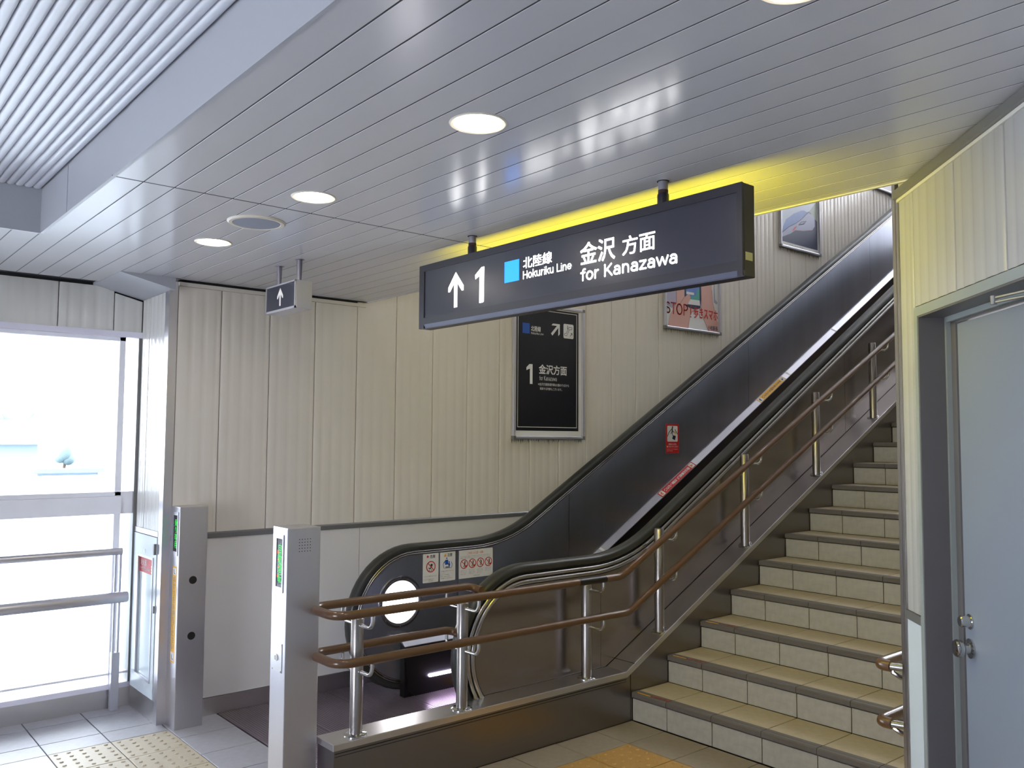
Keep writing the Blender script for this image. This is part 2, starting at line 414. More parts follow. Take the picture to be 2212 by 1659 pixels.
# ---------------------------------------------------------------- stairs
stairs = thing('staircase', ((XK1+3.5)/2, Y0, 0), 'wide staircase with cream tiled risers and dark grey nosings, right of the escalator', 'stairs')
XR = 3.5
nt_edges = [XK1, XK1+.2494]+[XK1+.2494+.3*k for k in range(1, 6)]+[XR-.001]
for s in range(NST):
    y = Y0+s*TR; z = s*RI
    core = MB().box(XK1, XR-.001, y+.013, YTOP+1.2 if s == NST-1 else y+TR+.013, max(0, z-.3) if s else -.01, z+RI-.013)
    obj('step_core', core, 'grout', stairs)
    if s < 17:
        for a, b in zip(nt_edges, nt_edges[1:]):
            key = ('riser', round(b-a, 4))
            if key not in tm_cache:
                w_ = b-a; q = MB().box(-w_/2+.0025, w_/2-.0025, 0, .0125, .0025, RI-.036)
                tm_cache[key] = meshof(q, 'riser_tile', 'tile_cream')
            place('riser_tile', tm_cache[key], ((a+b)/2, y, z), stairs)
            key = ('nose', round(b-a, 4))
            if key not in tm_cache:
                w_ = b-a; g = .0015
                sec = [(-.007, -.030), (-.009, -.026), (-.009, -.006), (-.005, -.0005), (.002, .0008), (.016, .0008), (.0175, -.0008), (.0195, .0008), (.0235, .0008), (.025, -.0008), (.027, .0008), (.050, .0008), (.050, -.0135), (.012, -.0135), (.012, -.030)]
                q = MB().prism([(-w_/2+g, yy, zz) for yy, zz in sec], (w_-2*g, 0, 0))
                tm_cache[key] = meshof(q, 'nosing_tile', 'nosing_stone')
            place('nosing_tile', tm_cache[key], ((a+b)/2, y, z+RI), stairs)
            tile(stairs, 'tread_tile', a, b, y+.050, y+TR, 'tile_tread', z=z+RI)
    else:
        obj('nosing_tile', MB().box(XK1, XR-.002, y-.009, y+.05, z+RI-.03, z+RI+.0008), 'nosing_stone', stairs)
# worn marks on the lowest nosings
for s in range(3):
    y = Y0+s*TR+.003; z = (s+1)*RI+.0012
    pl = Pl((0, 0, z), (1, 0, 0), (0, 1, 0))
    b = MB(); pl.rect(b, 1.629, 1.724, y+.001, y+.010, 0, .0006); obj('yellow_mark', b, 'print_yellow', stairs)
    b = MB(); pl.text(b, '足元注意', 1.728, 1.848, y+.004, y+.030, .0004); obj('faded_red_lettering', b, 'print_red', stairs)
# upper landing
obj('landing', MB().box(XK1, XR-.002, YTOP+1.2, YTOP+4, ZTOP-.3, ZTOP), 'tile_grey', stairs)

# kerb + stringer between stairs and escalator
kerb = thing('kerb_wall', (1.52, -1.7, 0), 'low brushed steel kerb wall that turns up beside the stairs under the brown handrail', 'kerb')
yk = .150; hc = .2774
def zst(y): return hc+SLOPE*(y-yk)
YE = 8.6
body = [(0, -1.694, 0), (0, -1.694, hc-.03), (0, yk+.01, hc-.03), (0, YE, zst(YE)-.03), (0, YE, zst(YE)-1.2), (0, 1.8, 0)]
obj('side_cladding', MB().prism([(XK0+.004, p[1], p[2]) for p in body], (XK1-XK0-.006, 0, 0)), 'kerb_steel', kerb)
cap = [(-1.70, hc-.03), (-1.70, hc), (yk, hc), (YE, zst(YE)), (YE, zst(YE)-.033), (yk+.01, hc-.033)]
obj('steel_cap', MB().prism([(XK0, y, z) for y, z in cap], (XK1-XK0+.001, 0, 0)), 'stainless_h', kerb, bevel=.003)
obj('shadow_groove', MB().box(XK1-.001, XK1+.0008, -1.69, yk, hc-.043, hc-.040), 'dark_gap', kerb)
obj('shadow_groove', MB().box(XK1-.001, XK1+.0008, -1.69, yk, hc-.055, hc-.0535), 'dark_gap', kerb)
obj('cap_joint', MB().obox(((XK0+XK1)/2, yk+.07, zst(yk+.07)+.0002), (.077, 0, 0), (0, .0012, .0006), (0, 0, .0012)), 'dark_gap', kerb)
obj('side_joint', MB().box(XK1-.001, XK1+.0006, .185, .187, .0, hc-.02), 'dark_gap', kerb)

# ---------------------------------------------------------------- handrail on the kerb
rail = thing('stair_handrail', (1.538, -1.6, hc), 'double brown stair handrail on steel posts looping round at its lower end on the kerb', 'handrail')
XP = 1.541; XO, XI = 1.672, 1.410
def railz(y, z0, k): return z0 if y < k else z0+.4985*(y-k)
UPK, LOK = .03, .09; ZU, ZL = .833, .630; ERL = 7.6
def arc(cx, cy, r, a0, a1, n, z): return [(cx+r*cos(radians(a0+(a1-a0)*k/n)), cy+r*sin(radians(a0+(a1-a0)*k/n)), z) for k in range(n+1)]
def loop(z0, k, inner_end, yend, drop):
    p = [(XO, ERL, railz(ERL, z0, k)), (XO, k+.05, railz(k+.05, z0, k)), (XO, k+.015, railz(k+.015, z0, k)+.001), (XO, k-.02, z0), (XO, k-.05, z0)]
    rr = .075
    p += arc(XO-rr, yend+rr, rr, 0, -90, 6, z0)+arc(XI+rr, yend+rr, rr, -90, -180, 6, z0)
    p += [(XI, inner_end-.05, z0)]+[(XI+.035*(1-cos(radians(a)))*1.0, inner_end-.05+.045*sin(radians(a)), z0-.012*(a/90)) for a in (20, 45, 70, 90)]+[(XI+.07, inner_end-.004, z0-.013)]
    return p
obj('upper_rail', MB().tube(loop(ZU, UPK, -.80, -1.735, 0), .0195, 14), 'rail_brown', rail)
obj('lower_rail', MB().tube(loop(ZL, LOK, -.93, -1.725, 0), .0195, 14), 'rail_brown', rail)
b = MB(); t = (Vector((0, 1, 0)))
b.tube([(XO, -.305, ZU), (XO, -.10, ZU)], .0202, 14); obj('braille_sleeve', b, 'tape_black', rail)
pls = Pl((XO, 0, ZU+.0205), (0, 1, 0), (-1, 0, 0)); 
posts = [(-1.558, 1), (-.971, 1), (-.112, 0), (.506, 0), (1.387, 0), (2.29, 0), (3.161, 0), (4.05, 0), (4.94, 0), (5.83, 0)]
for y, both in posts:
    zb = hc if y < yk else zst(y)
    top = .80 if y < 0 else zb+.600
    if y < 0: top = ZU-.045
    pm = MB().tube([(XP, y, zb-.01), (XP, y, top-.004), (XP, y, top)], [.0285, .0285, .026], 18)
    p = obj('post', pm, 'post_steel', rail)
    obj('base_flange', MB().lathe((XP, y, zb-.004 if y < yk else zb-.012), (0, 0, 1) if y < yk else (0, -SLOPE*.894, .894), [(.052, 0), (.052, .007), (.046, .011), (.03, .013)], 20), 'chrome', p)
    for sgn in ((1, -1) if both else (1,)):
        for z0, kk in ((ZU, UPK), (ZL, LOK)):
            zr = railz(y, z0, kk)-.0185; xe = XO if sgn > 0 else XI; L = abs(xe-XP)
            h = .055
            pts = [(XP+sgn*.02, y, zr-h), (XP+sgn*(L-.035), y, zr-h)]+[(XP+sgn*(L-.035+.035*sin(radians(a))), y, zr-h+.035*(1-cos(radians(a)))) for a in (20, 40, 60, 80, 90)]+[(xe, y, zr)]
            obj('bracket', MB().tube(pts, .0088, 10), 'bracket_steel', rail)

# ---------------------------------------------------------------- left wall with fluted panels
wall_left = struct('wall_left', MB().prism([(-.12, -1.86, -.1), (-.12, YTOP+4, -.1), (-.12, YTOP+4, 9.4), (-.12, -1.86, 9.4)], (.108, 0, 0)), 'dark_gap')
def sceil(y): return 3.75+.50*(y-CE)      # sloped ceiling over the stairwell
PITCH = .3039; PY0 = -1.6115-PITCH
def fluted(parent, name, m, P, U, width, z0, z1a, z1b=None, cusps=(.058, .131, .205, .279), depth=.0032, gap=.0022, t=.012):
    """scalloped vertical panel. P: bottom-left point on wall face, U: horizontal unit vector, normal = U x Z"""
    U = Vector(U); N = U.cross(Vector((0, 0, 1))); z1b = z1a if z1b is None else z1b
    sec = [(gap, -t), (gap, -.002), (gap+.0015, 0.0)]; last = gap
    cs = [c for c in cusps if gap+.01 < c < width-gap-.01]; edges = [gap]+cs+[width-gap]
    for i, (a, c) in enumerate(zip(edges, edges[1:])):
        full = .0735; n = 6; L = c-a
        for k in range(1, n+1):
            q = k/n; hgt = sin(pi*q)**.38*depth*min(1, L/full*1.1)
            if k == n: 
                if i < len(edges)-2: sec.append((c, 0.0))
            else: sec.append((a+L*q, hgt))
    sec += [(width-gap-.0015, 0.0), (width-gap, -.002), (width-gap, -t)]
    bot = []; top = []
    for u, d in sec:
        q = Vector(P)+U*u+N*d; zt = z1a+(z1b-z1a)*u/width
        bot.append((q.x, q.y, z0)); top.append((q.x, q.y, zt))
    mb = MB(); mb.loft([bot, top], True, True, True)
    o = obj(name, mb, m, parent)
    return o
k = 0; y = PY0
while y < 9.5:
    a, b_ = max(y, -1.868), y+PITCH
    if a > -1.87 and b_-a > .05:
        w_ = b_-a; off = a-y
        cu = tuple(c-off for c in (.058, .131, .205, .279))
        mid = (a+b_)/2
        if b_ < CE+.1: za = zb = H-.035
        else: za, zb = sceil(a)+.02, sceil(b_)+.02
        fluted(wall_left, 'wall_panel', 'wall_panel_paint', (0, a, 0), (0, 1, 0), w_, 1.042, za, zb, cu)
    y += PITCH
# wall trims, dado
obj('dado_rail', MB().prism([(-.01, -1.87, 1.008), (.010, -1.87, 1.008), (.012, -1.87, 1.034), (.004, -1.87, 1.042), (-.01, -1.87, 1.042)], (0, 3.6, 0)), 'grey_trim', wall_left)
for a, b_ in ((-1.868, -.66), (-.656, 1.6)):
    obj('dado_panel', MB().box(-.012, .002, a, b_, .101, 1.006), 'dado_board', wall_left)
obj('baseboard', MB().box(-.012, .008, -1.868, 1.6, 0, .099), 'stainless_h', wall_left)
obj('ceiling_trim', MB().box(-.01, .014, -1.868, CE, H-.034, H-.012), 'wall_panel_paint', wall_left)
obj('ceiling_shadow_gap', MB().box(-.01, .03, -1.868, CE, H-.002, H+.01), 'dark_gap', wall_left)

# corner post at the end of the left wall
tag(obj('corner_trim', MB().prism([(-.062, -1.918, 0), (.004, -1.918, 0), (.004, -1.870, 0), (-.012, -1.870, 0), (-.012, -1.903, 0), (-.062, -1.903, 0)], (0, 0, H-.012)), 'stainless'),
    'tall brushed steel corner trim behind the left gate pillar, floor to ceiling', 'trim')['kind'] = 'structure'

# ---------------------------------------------------------------- return wall (short) with extinguisher cabinet
wret = struct('wall_return', MB().box(XW-.1, -.01, YW+.012, YW+.10, 0, H+.15), 'dark_gap')
SOF = 2.42
cw = XW+.002
fluted(wret, 'wall_panel', 'wall_panel_pale', (XW, YW, 0), (1, 0, 0), .142, 1.055, SOF, SOF, (.045, .118))
fluted(wret, 'wall_panel', 'wall_panel_pale', (XW+.142, YW, 0), (1, 0, 0), .276, 1.055, SOF, SOF, (.058, .131, .205))
obj('dado_rail', MB().box(XW, -.062, YW-.006, YW+.01, 1.024, 1.054), 'alu', wret)
obj('baseboard', MB().box(XW, -.062, YW-.004, YW+.012, 0, .118), 'stainless_h', wret)
cab = thing('extinguisher_cabinet', (-.27, YW, .12), 'narrow pale steel fire extinguisher cabinet door with glazed slot beside the window', 'cabinet')
b = MB()
cx0, cx1, cz0, cz1, wx0, wx1, wz0, wz1 = XW+.004, -.066, .122, 1.02, -.385, -.122, .212, .895
for bx in ((cx0, wx0, cz0, cz1), (wx1, cx1, cz0, cz1), (wx0, wx1, cz0, wz0), (wx0, wx1, wz1, cz1)):
    b.box(bx[0], bx[1], YW-.008, YW+.010, bx[2], bx[3])
obj('door', b, 'cabinet_paint', cab)
b = MB()
for bx in ((wx0-.008, wx0+.006, wz0-.008, wz1+.008), (wx1-.006, wx1+.008, wz0-.008, wz1+.008), (wx0, wx1, wz0-.008, wz0+.006), (wx0, wx1, wz1-.006, wz1+.008)):
    b.box(bx[0], bx[1], YW-.012, YW-.002, bx[2], bx[3])
obj('window_bead', b, 'alu', cab)
obj('window_pane', MB().box(wx0, wx1, YW+.001, YW+.004, wz0, wz1), 'frost', cab)
plr = Pl((0, YW+.0008, 0), (1, 0, 0), (0, 0, 1))
b = MB(); plr.rect(b, wx0+.008, wx1-.007, .80, .885, 0, .001); lab = obj('red_sign', b, 'print_red', cab); lab['label'] = 'red fire extinguisher label'
b = MB(); plr.text(b, '消火器', wx0+.02, wx0+.13, .838, .876, .0016, .01); plr.text(b, 'Fire Extinguisher', wx0+.02, wx0+.19, .812, .830, .0016)
for i in range(3): plr.rect(b, wx1-.05, wx1-.015, .808+i*.016, .819+i*.016, .0014, .0004)
obj('lettering', b, 'print_white', lab)
obj('latch', MB().box(-.085, -.068, YW-.022, YW-.006, .925, .985), 'grey_trim', cab)
obj('hinge', MB().box(-.078, -.068, YW-.016, YW-.006, .60, .64), 'grey_trim', cab)
obj('number_plate', MB().box(-.30, -.262, YW-.0095, YW-.008, .915, .94), 'print_white', cab)

# ---------------------------------------------------------------- window wall (left)
ww = struct('wall_window_side', MB().box(XW-.12, XW-.012, -9.2, YW+.1, 2.235, H+.15), 'dark_gap')
yy = -2.079+.3039
edges = [YW, -2.079]+[-2.079-.3039*i for i in range(1, 24)]
for hi, lo in zip(edges, edges[1:]):
    wd = hi-lo
    top = H+.03
    # soffit slope cuts the last panels
    if lo < -2.2:
        fluted(ww, 'wall_panel', 'wall_panel_pale', (XW, lo, 0), (0, 1, 0), wd, 2.222, H-.006)
    else:
        za = SOF+(H-SOF)*min(1, (YW-lo)/.285); zb_ = SOF+(H-SOF)*min(1, (YW-hi)/.285)
        fluted(ww, 'wall_panel', 'wall_panel_pale', (XW, lo, 0), (0, 1, 0), wd, 2.222, za-.01, zb_-.01, (.058, .131, .205, .279))
obj('head_trim', MB().box(XW-.05, XW+.010, -9.2, YW+.002, 2.188, 2.222), 'win_head', ww)
obj('sill_base', MB().box(XW-.09, XW-.012, -9.2, YW, 0, .108), 'stainless_h', ww)
obj('sill_top', MB().box(XW-.11, XW-.008, -9.2, YW, .108, .138), 'win_head', ww)
obj('jamb', MB().box(XW-.10, XW-.002, YW-.018, YW+.01, .138, 2.20), 'grey_trim', ww)
def window(n, y0, y1):
    wdw = struct('window_%d' % n, loc=(XW-.05, (y0+y1)/2, .138))
    X0, X1 = XW-.07, XW-.02
    for nm, bx in (('mullion', (y0, y0+.035, .138, 2.19)), ('mullion', (y1-.035, y1, .138, 2.19)), ('transom', (y0, y1, 1.130, 1.235)), ('transom_cap', (y0, y1, 1.237, 1.262)), ('bottom_rail', (y0, y1, .188, .200)), ('head_rail', (y0, y1, 2.165, 2.19))):
        x1 = X1+.012 if nm == 'transom' else X1
        obj(nm, MB().box(X0, x1, bx[0], bx[1], bx[2], bx[3]), 'win_frame', wdw, bevel=.002)
    obj('glass_pane', MB().box(XW-.048, XW-.042, y0+.03, y1-.03, 1.26, 2.17), 'glass', wdw)
    obj('glass_pane', MB().box(XW-.048, XW-.042, y0+.03, y1-.03, .198, 1.132), 'glass', wdw)
    obj('glass_pane', MB().box(XW-.048, XW-.042, y0+.03, y1-.03, .140, .190), 'glass', wdw)
window(1, -4.20, -2.00)
window(2, -6.40, -4.20)
obj('daylight_blocking_bay', MB().box(XW-.10, XW-.002, -9.2, -6.4, .10, 2.20), 'wall_panel_pale', ww)  # unseen bay, walled up instead of glazed to cut daylight in the hall
sl = struct('window_3', loc=(XW-.05, -1.96, .138))
obj('side_pane', MB().box(XW-.048, XW-.042, -2.0, YW-.016, .14, 2.17), 'glass', sl)
obj('bottom_rail', MB().box(XW-.07, XW-.02, -2.0, YW-.016, .188, .20), 'win_frame', sl)
obj('transom', MB().box(XW-.07, XW-.02, -2.0, YW-.016, 1.13, 1.262), 'win_frame', sl)
# window guard rail
gr = thing('window_guard_rail', (-.42, -2.01, 0), 'stainless guard rail of two bars standing in front of the bright window', 'railing')
obj('upper_bar', MB().tube([(-.44, -8.5, .915), (-.44, -2.0, .915)], .021, 14), 'stainless', gr)
obj('lower_bar', MB().tube([(-.42, -8.5, .650), (-.42, -1.985, .650), (-.42, -1.968, .650)], [.033, .033, .030], 16), 'stainless', gr)
for y in (-2.018, -4.2, -6.4):
    obj('post_foot', MB().box(-.465, -.425, y-.022, y+.022, 0, .33), 'alu', gr, bevel=.002)
    for dy in (-.014, .014):
        obj('post_bar', MB().box(-.452, -.438, y+dy-.005, y+dy+.005, .33, .905), 'alu', gr)
    obj('arm', MB().tube([(-.445, y, .62), (-.42, y, .65)], .008, 8), 'alu', gr)

# ---------------------------------------------------------------- ceiling of strips
ceiling = struct('ceiling', MB().prism([(x_, y_, H+.0010) for x_, y_ in ((.03, YW), (.055, YW), (.055, -2.2), (-.352, -2.2), (-.352, -2.72), (5.72, -2.72), (DK-CE+.01, CE+.002), (.03, CE+.002))], (0, 0, .03)), 'ceiling_gap_shade')
obj('slab', MB().box(-.352, .744, -9.3, -2.725, H+.0010, H+.034), 'ceiling_gap_shade', ceiling)
WS = .1076; YS = -2.6256; XJ = 1.8455
def strip(x0, x1a, x1b, y0, y1, x0b=None):
    x0b = x0 if x0b is None else x0b
    g = .0026; e = .0006; t = .006
    ring = lambda ins, z: [(x0+ins, y0+g+ins, z), (x1a-ins, y0+g+ins, z), (x1b-ins, y1-g-ins, z), (x0b+ins, y1-g-ins, z)]
    mb = MB().loft([ring(0, H+t), ring(0, H+e), ring(e, H)], True, True, False)
    return obj('ceiling_strip', mb, 'ceiling_paint', ceiling)
ys = [-2.7305]+[YS+WS*k for k in range(0, 19)]+[CE]
for y0, y1 in zip(ys, ys[1:]):
    if y1-y0 < .02: continue
    m_ = (y0+y1)/2
    xs0 = .03 if m_ > YW+.02 else (.055 if m_ > -2.215 else -.352)
    strip(xs0, XJ-.003, XJ-.003, y0, y1)
    strip(XJ+.003, DK-y0+.012, DK-y1+.012, y0, y1)
yq = -2.7305
while yq > -6:
    strip(-.352, .742, .742, yq-WS, yq); yq -= WS
obj('strip_end_seam', MB().box(XJ-.0040, XJ+.0040, -2.7305, CE, H-.0002, H+.004), 'dark_gap', ceiling)
# ceiling edge trim at the stair opening and the face above it
obj('edge_trim', MB().prism([(-.0, CE-.001, H-.004), (-.0, CE+.012, H-.004), (-.0, CE+.012, H+.05), (-.0, CE-.001, H+.05)], (3.66, 0, 0)), 'ceiling_paint', ceiling)
struct('wall_over_opening', MB().box(0, 3.74, CE+.012, CE+.020, H+.004, sceil(CE)+.1), 'wall_panel_paint')
# shadow gap along window wall
obj('window_side_shadow_gap', MB().box(XW-.012, -.353, -9.2, -2.2, H+.012, H+.02), 'ceiling_gap_shade', ceiling)
# sloped soffit in the corner
obj('corner_soffit', MB().prism([(XW-.01, -2.200, H-.002), (XW-.01, -2.200, H+.03), (XW-.01, YW+.012, H+.03), (XW-.01, YW+.012, SOF)], (.055-XW+.01, 0, 0)), 'bulkhead_paint', ceiling)
# bulkhead and ribbed recess
HR = 2.682
obj('bulkhead_front', MB().box(.745, 6.0, -2.7305, -2.7185, H-.001, HR+.02), 'bulkhead_paint', ceiling)
obj('bulkhead_end', MB().box(.733, .745, -9.2, -2.7305, H-.001, HR+.02), 'bulkhead_paint', ceiling)
obj('bulkhead_joint', MB().box(1.213, 1.2145, -2.7312, -2.730, H, HR), 'ceiling_gap_shade', ceiling)
obj('recess_slab', MB().box(.74, 9.0, -9.3, -2.71, HR+.014, HR+.05), 'ceiling_gap_shade', ceiling)
rp = .0345
rib_me = None
n = int((6.2)/rp)
for i in range(n):
    y = -2.734-rp*(i+.5)
    if rib_me is None:
        sec = [(-rp/2+.001, .012)]+[(-(rp/2-.001)*cos(pi*q/8), .009-.011*sin(pi*q/8)**.7) for q in range(0, 9)]+[(rp/2-.001, .012)]
        rib_me = meshof(MB().loft([[(0, a, c) for a, c in sec], [(8.2, a, c) for a, c in sec]], True, True, True), 'ceiling_slat', 'recess_paint')
    place('ceiling_slat', rib_me, (.75, y, HR+.002), ceiling)

# downlights
def downlight(x, y, label):
    t_ = thing('downlight', (x, y, H), label, 'light', 'round recessed downlights in the strip ceiling')
    obj('trim_ring', MB().lathe((x, y, H+.004), (0, 0, -1), [(.083, 0), (.083, .005), (.079, .0075), (.070, .006), (.0685, .003)], 40), 'lamp_ring', t_)
    obj('lens', MB().lathe((x, y, H+.004), (0, 0, -1), [(.0685, 0), (.0685, .006), (.05, .009), (.02, .0105), (0, .011)], 40), 'lamp_lens', t_)
downlight(1.08, -2.083, 'round lit ceiling downlight furthest left, near the ceiling speaker')
downlight(2.068, -2.083, 'round lit ceiling downlight above and right of the ceiling speaker')
downlight(3.068, -2.083, 'large round lit ceiling downlight above the big hanging sign')
downlight(4.075, -2.075, 'round lit downlight cut off by the top edge of the picture')
t_ = thing('ceiling_speaker', (1.568, -2.087, H), 'round white ceiling speaker with grey mesh between two downlights', 'speaker')
obj('rim', MB().lathe((1.568, -2.087, H+.004), (0, 0, -1), [(.119, 0), (.119, .006), (.112, .012), (.098, .012), (.094, .008)], 44), 'lamp_ring', t_)
obj('grille', MB().lathe((1.568, -2.087, H+.002), (0, 0, -1), [(.0945, 0), (.0945, .009), (.05, .011), (0, .012)], 40), 'mesh_grey', t_)

# ---------------------------------------------------------------- diagonal wall with door, right
dU = Vector((.70711, -.70711, 0)); dN = Vector((-.70711, -.70711, 0)); ZV = Vector((0, 0, 1))
def dp(s, d=0.0, z=0.0):                      # s along wall from the corner, d out of the wall
    c = Vector((3.500, -.5008, 0)); return c+dU*s+dN*d+ZV*z
def dbox(mb, s0, s1, d0, d1, z0, z1):
    return mb.obox(dp((s0+s1)/2, (d0+d1)/2, (z0+z1)/2), dU*((s1-s0)/2), dN*((d1-d0)/2), ZV*((z1-z0)/2))
S_F0 = .189       # door frame outer left edge along the wall
S_P = [.056, .184, .513, .830, 1.147, 1.464, 1.781]
DZ = 2.043
b = MB(); dbox(b, .01, S_F0+.03, -.16, -.013, 0, 3.72); dbox(b, S_F0+.03, 1.30, -.16, -.013, DZ-.03, 3.72); dbox(b, 1.28, 4.0, -.16, -.013, 0, 3.72)
wd = struct('wall_diagonal', b, 'dark_gap')
def dpanel(s0, s1, z0, z1, m='wall_paint_toned_down', cus=(.058, .131, .205, .279)):
    P = dp(s0); fluted(wd, 'wall_panel', m, (P.x, P.y, 0), dU, s1-s0, z0, z1, z1, cus)
dpanel(S_P[0], S_P[1], 1.010, H-.036, cus=(.055, .1))
for a, c in zip(S_P[1:4], S_P[2:5]): dpanel(a, c, DZ+.004, H-.036, cus=(.05, .12, .19, .26))
for a, c in zip(S_P[4:], S_P[5:]): dpanel(a, c, 1.010, H-.036)
b = MB(); dbox(b, .052, S_F0, -.013, .006, .978, 1.008); obj('dado_rail', b, 'grey_trim', wd)
b = MB(); dbox(b, .056, S_F0-.001, -.013, .001, .0, .976); obj('dado_panel', b, 'cabinet_paint', wd)
b = MB(); dbox(b, .052, 3.6, -.013, .020, H-.033, H-.004); obj('ceiling_trim', b, 'grey_trim', wd)
b = MB(); dbox(b, .056, 3.6, -.013, .008, H-.045, H-.034); obj('edge_strip', b, 'wall_panel_pale', wd)
b = MB(); dbox(b, .056, 3.6, -.013, .0, H-.003, 3.72); obj('upper_face', b, 'wall_panel_paint', wd)
b = MB(); dbox(b, 1.62, 3.6, -.013, .001, 0, .976); obj('dado_panel', b, 'cabinet_paint', wd)
# steel edge post at the corner
b = MB(); dbox(b, 0, .030, -.16, .004, 0, H+.05); dbox(b, .033, .053, -.10, .003, 0, H-.01)
o = struct('trim_1', b, 'stainless', 'narrow steel edge post where the door wall meets the stair opening', 'trim')
# door and frame
dr = struct('door_1', loc=dp(.7, -.06, 0), label='grey steel door with round chrome knobs in the angled right wall', cat='door')
F1 = 1.26
b = MB()
dbox(b, S_F0, S_F0+.028, -.085, .006, 0, DZ-.031); dbox(b, F1-.028, F1, -.085, .006, 0, DZ-.031); dbox(b, S_F0, F1, -.085, .006, DZ-.031, DZ)
obj('outer_frame', b, 'door_frame', dr)
b = MB()
dbox(b, S_F0+.028, S_F0+.034, -.085, .004, 0, DZ-.035); dbox(b, F1-.034, F1-.028, -.085, .004, 0, DZ-.035); dbox(b, S_F0+.028, F1-.028, -.085, .004, DZ-.037, DZ-.031)
obj('reveal_lining', b, 'door_reveal', dr)
b = MB(); c0 = S_F0+.028
dbox(b, c0, c0+.018, -.125, -.080, 0, DZ-.031); dbox(b, F1-.046, F1-.028, -.125, -.080, 0, DZ-.031); dbox(b, c0, F1-.028, -.125, -.080, DZ-.055, DZ-.031)
obj('inner_frame', b, 'door_frame', dr)
b = MB(); dbox(b, c0+.018, c0+.055, -.125, -.095, 0, DZ-.055); dbox(b, c0+.018, F1-.046, -.125, -.095, DZ-.062, DZ-.055); obj('rebate', b, 'door_reveal', dr)
L0 = c0+.060
b = MB(); dbox(b, L0, F1-.048, -.125, -.098, .006, DZ-.066); leaf = obj('leaf', b, 'door_grey', dr, bevel=.002)
for kz, kr in ((1.022, .0215),):
    P = dp(L0+.040, -.098, kz); obj('deadlock', MB().lathe(P, dN, [(.024, 0), (.024, .004), (.018, .005), (.0185, .030), (.015, .034)], 28), 'chrome', leaf)
P = dp(L0+.040, -.098, .938)
obj('door_knob', MB().lathe(P, dN, [(.031, 0), (.031, .005), (.016, .008), (.014, .020), (.027, .030), (.0285, .042), (.024, .050), (.012, .052)], 32), 'chrome', leaf)
# closer
b = MB(); dbox(b, L0+.60, L0+.86, -.098, -.045, DZ-.135, DZ-.075); obj('closer_body', b, 'grey_trim', leaf)
b = MB(); b.tube([dp(L0+.49, .008, DZ-.060), dp(L0+.73, -.06, DZ-.058)], .004, 6); b.tube([dp(L0+.49, .008, DZ-.072), dp(L0+.78, -.075, DZ-.074)], .004, 6); b.lathe(dp(L0+.49, .008, DZ-.078), (0, 0, 1), [(.009, 0), (.009, .024)], 10); obj('closer_arm', b, 'grey_trim', leaf)

# right wall of the stairwell, its handrail
wr = struct('wall_right', MB().box(XR, XR+.12, -.495, YTOP+4, -.1, 9.4), 'wall_panel_paint')
hr = thing('wall_handrail', (3.43, -.48, 0), 'brown wall handrails on the right side of the stairs, only their rounded lower ends showing', 'handrail')
for z0, k in ((.800, .03), (.602, .09)):
    p = [(3.474, -.540, z0), (3.450, -.541, z0), (3.436, -.533, z0), (3.429, -.515, z0), (3.428, -.49, z0), (3.428, k-.02, z0), (3.428, k+.02, z0+.003), (3.428, 7, z0+.5*(7-k))]
    obj('rail', MB().tube(p, .0195, 14), 'rail_brown', hr)
    obj('end_stub', MB().tube([(3.473, -.540, z0), (3.512, -.528, z0)], .013, 12), 'bracket_steel', hr)
    for yy in (-.43, .9, 2.2, 3.5):
        zz = z0+max(0, .5*(yy-k)); obj('bracket', MB().tube([(3.428, yy, zz-.018), (3.428, yy, zz-.050), (3.455, yy, zz-.062), (3.50, yy, zz-.062)], .009, 8), 'bracket_steel', hr)
        obj('wall_rose', MB().lathe((3.50, yy, zz-.062), (-1, 0, 0), [(.028, 0), (.028, .006), (.012, .009)], 16), 'chrome', hr)

# stairwell ceiling and lamps
struct('ceiling_stairwell', MB().prism([(0, CE+.02, sceil(CE+.02)), (0, 10.4, sceil(10.4)), (0, 10.4, sceil(10.4)+.1), (0, CE+.02, sceil(CE+.02)+.1)], (XR+.1, 0, 0)), 'ceiling_paint')
for i, yy in enumerate((.9, 3.0, 5.1, 7.2)):
    z = sceil(yy)
    t_ = thing('stairwell_lamp', (1.75, yy, z-.06), ('lowest', 'second lowest', 'third lowest', 'highest')[i]+' fluorescent ceiling lamp over the stairs', 'light', 'fluorescent lamps over the stairs')
    S_ = Vector((0, .8944, .4472)); Nn = Vector((0, .4472, -.8944))
    b = MB(); b.obox(Vector((1.75, yy, z))+Nn*.03, (.62, 0, 0), S_*.09, Nn*.028); obj('housing', b, 'lamp_ring', t_)
    b = MB(); b.obox(Vector((1.75, yy, z))+Nn*.068, (.60, 0, 0), S_*.05, Nn*.010); obj('diffuser', b, 'tube_lens', t_)

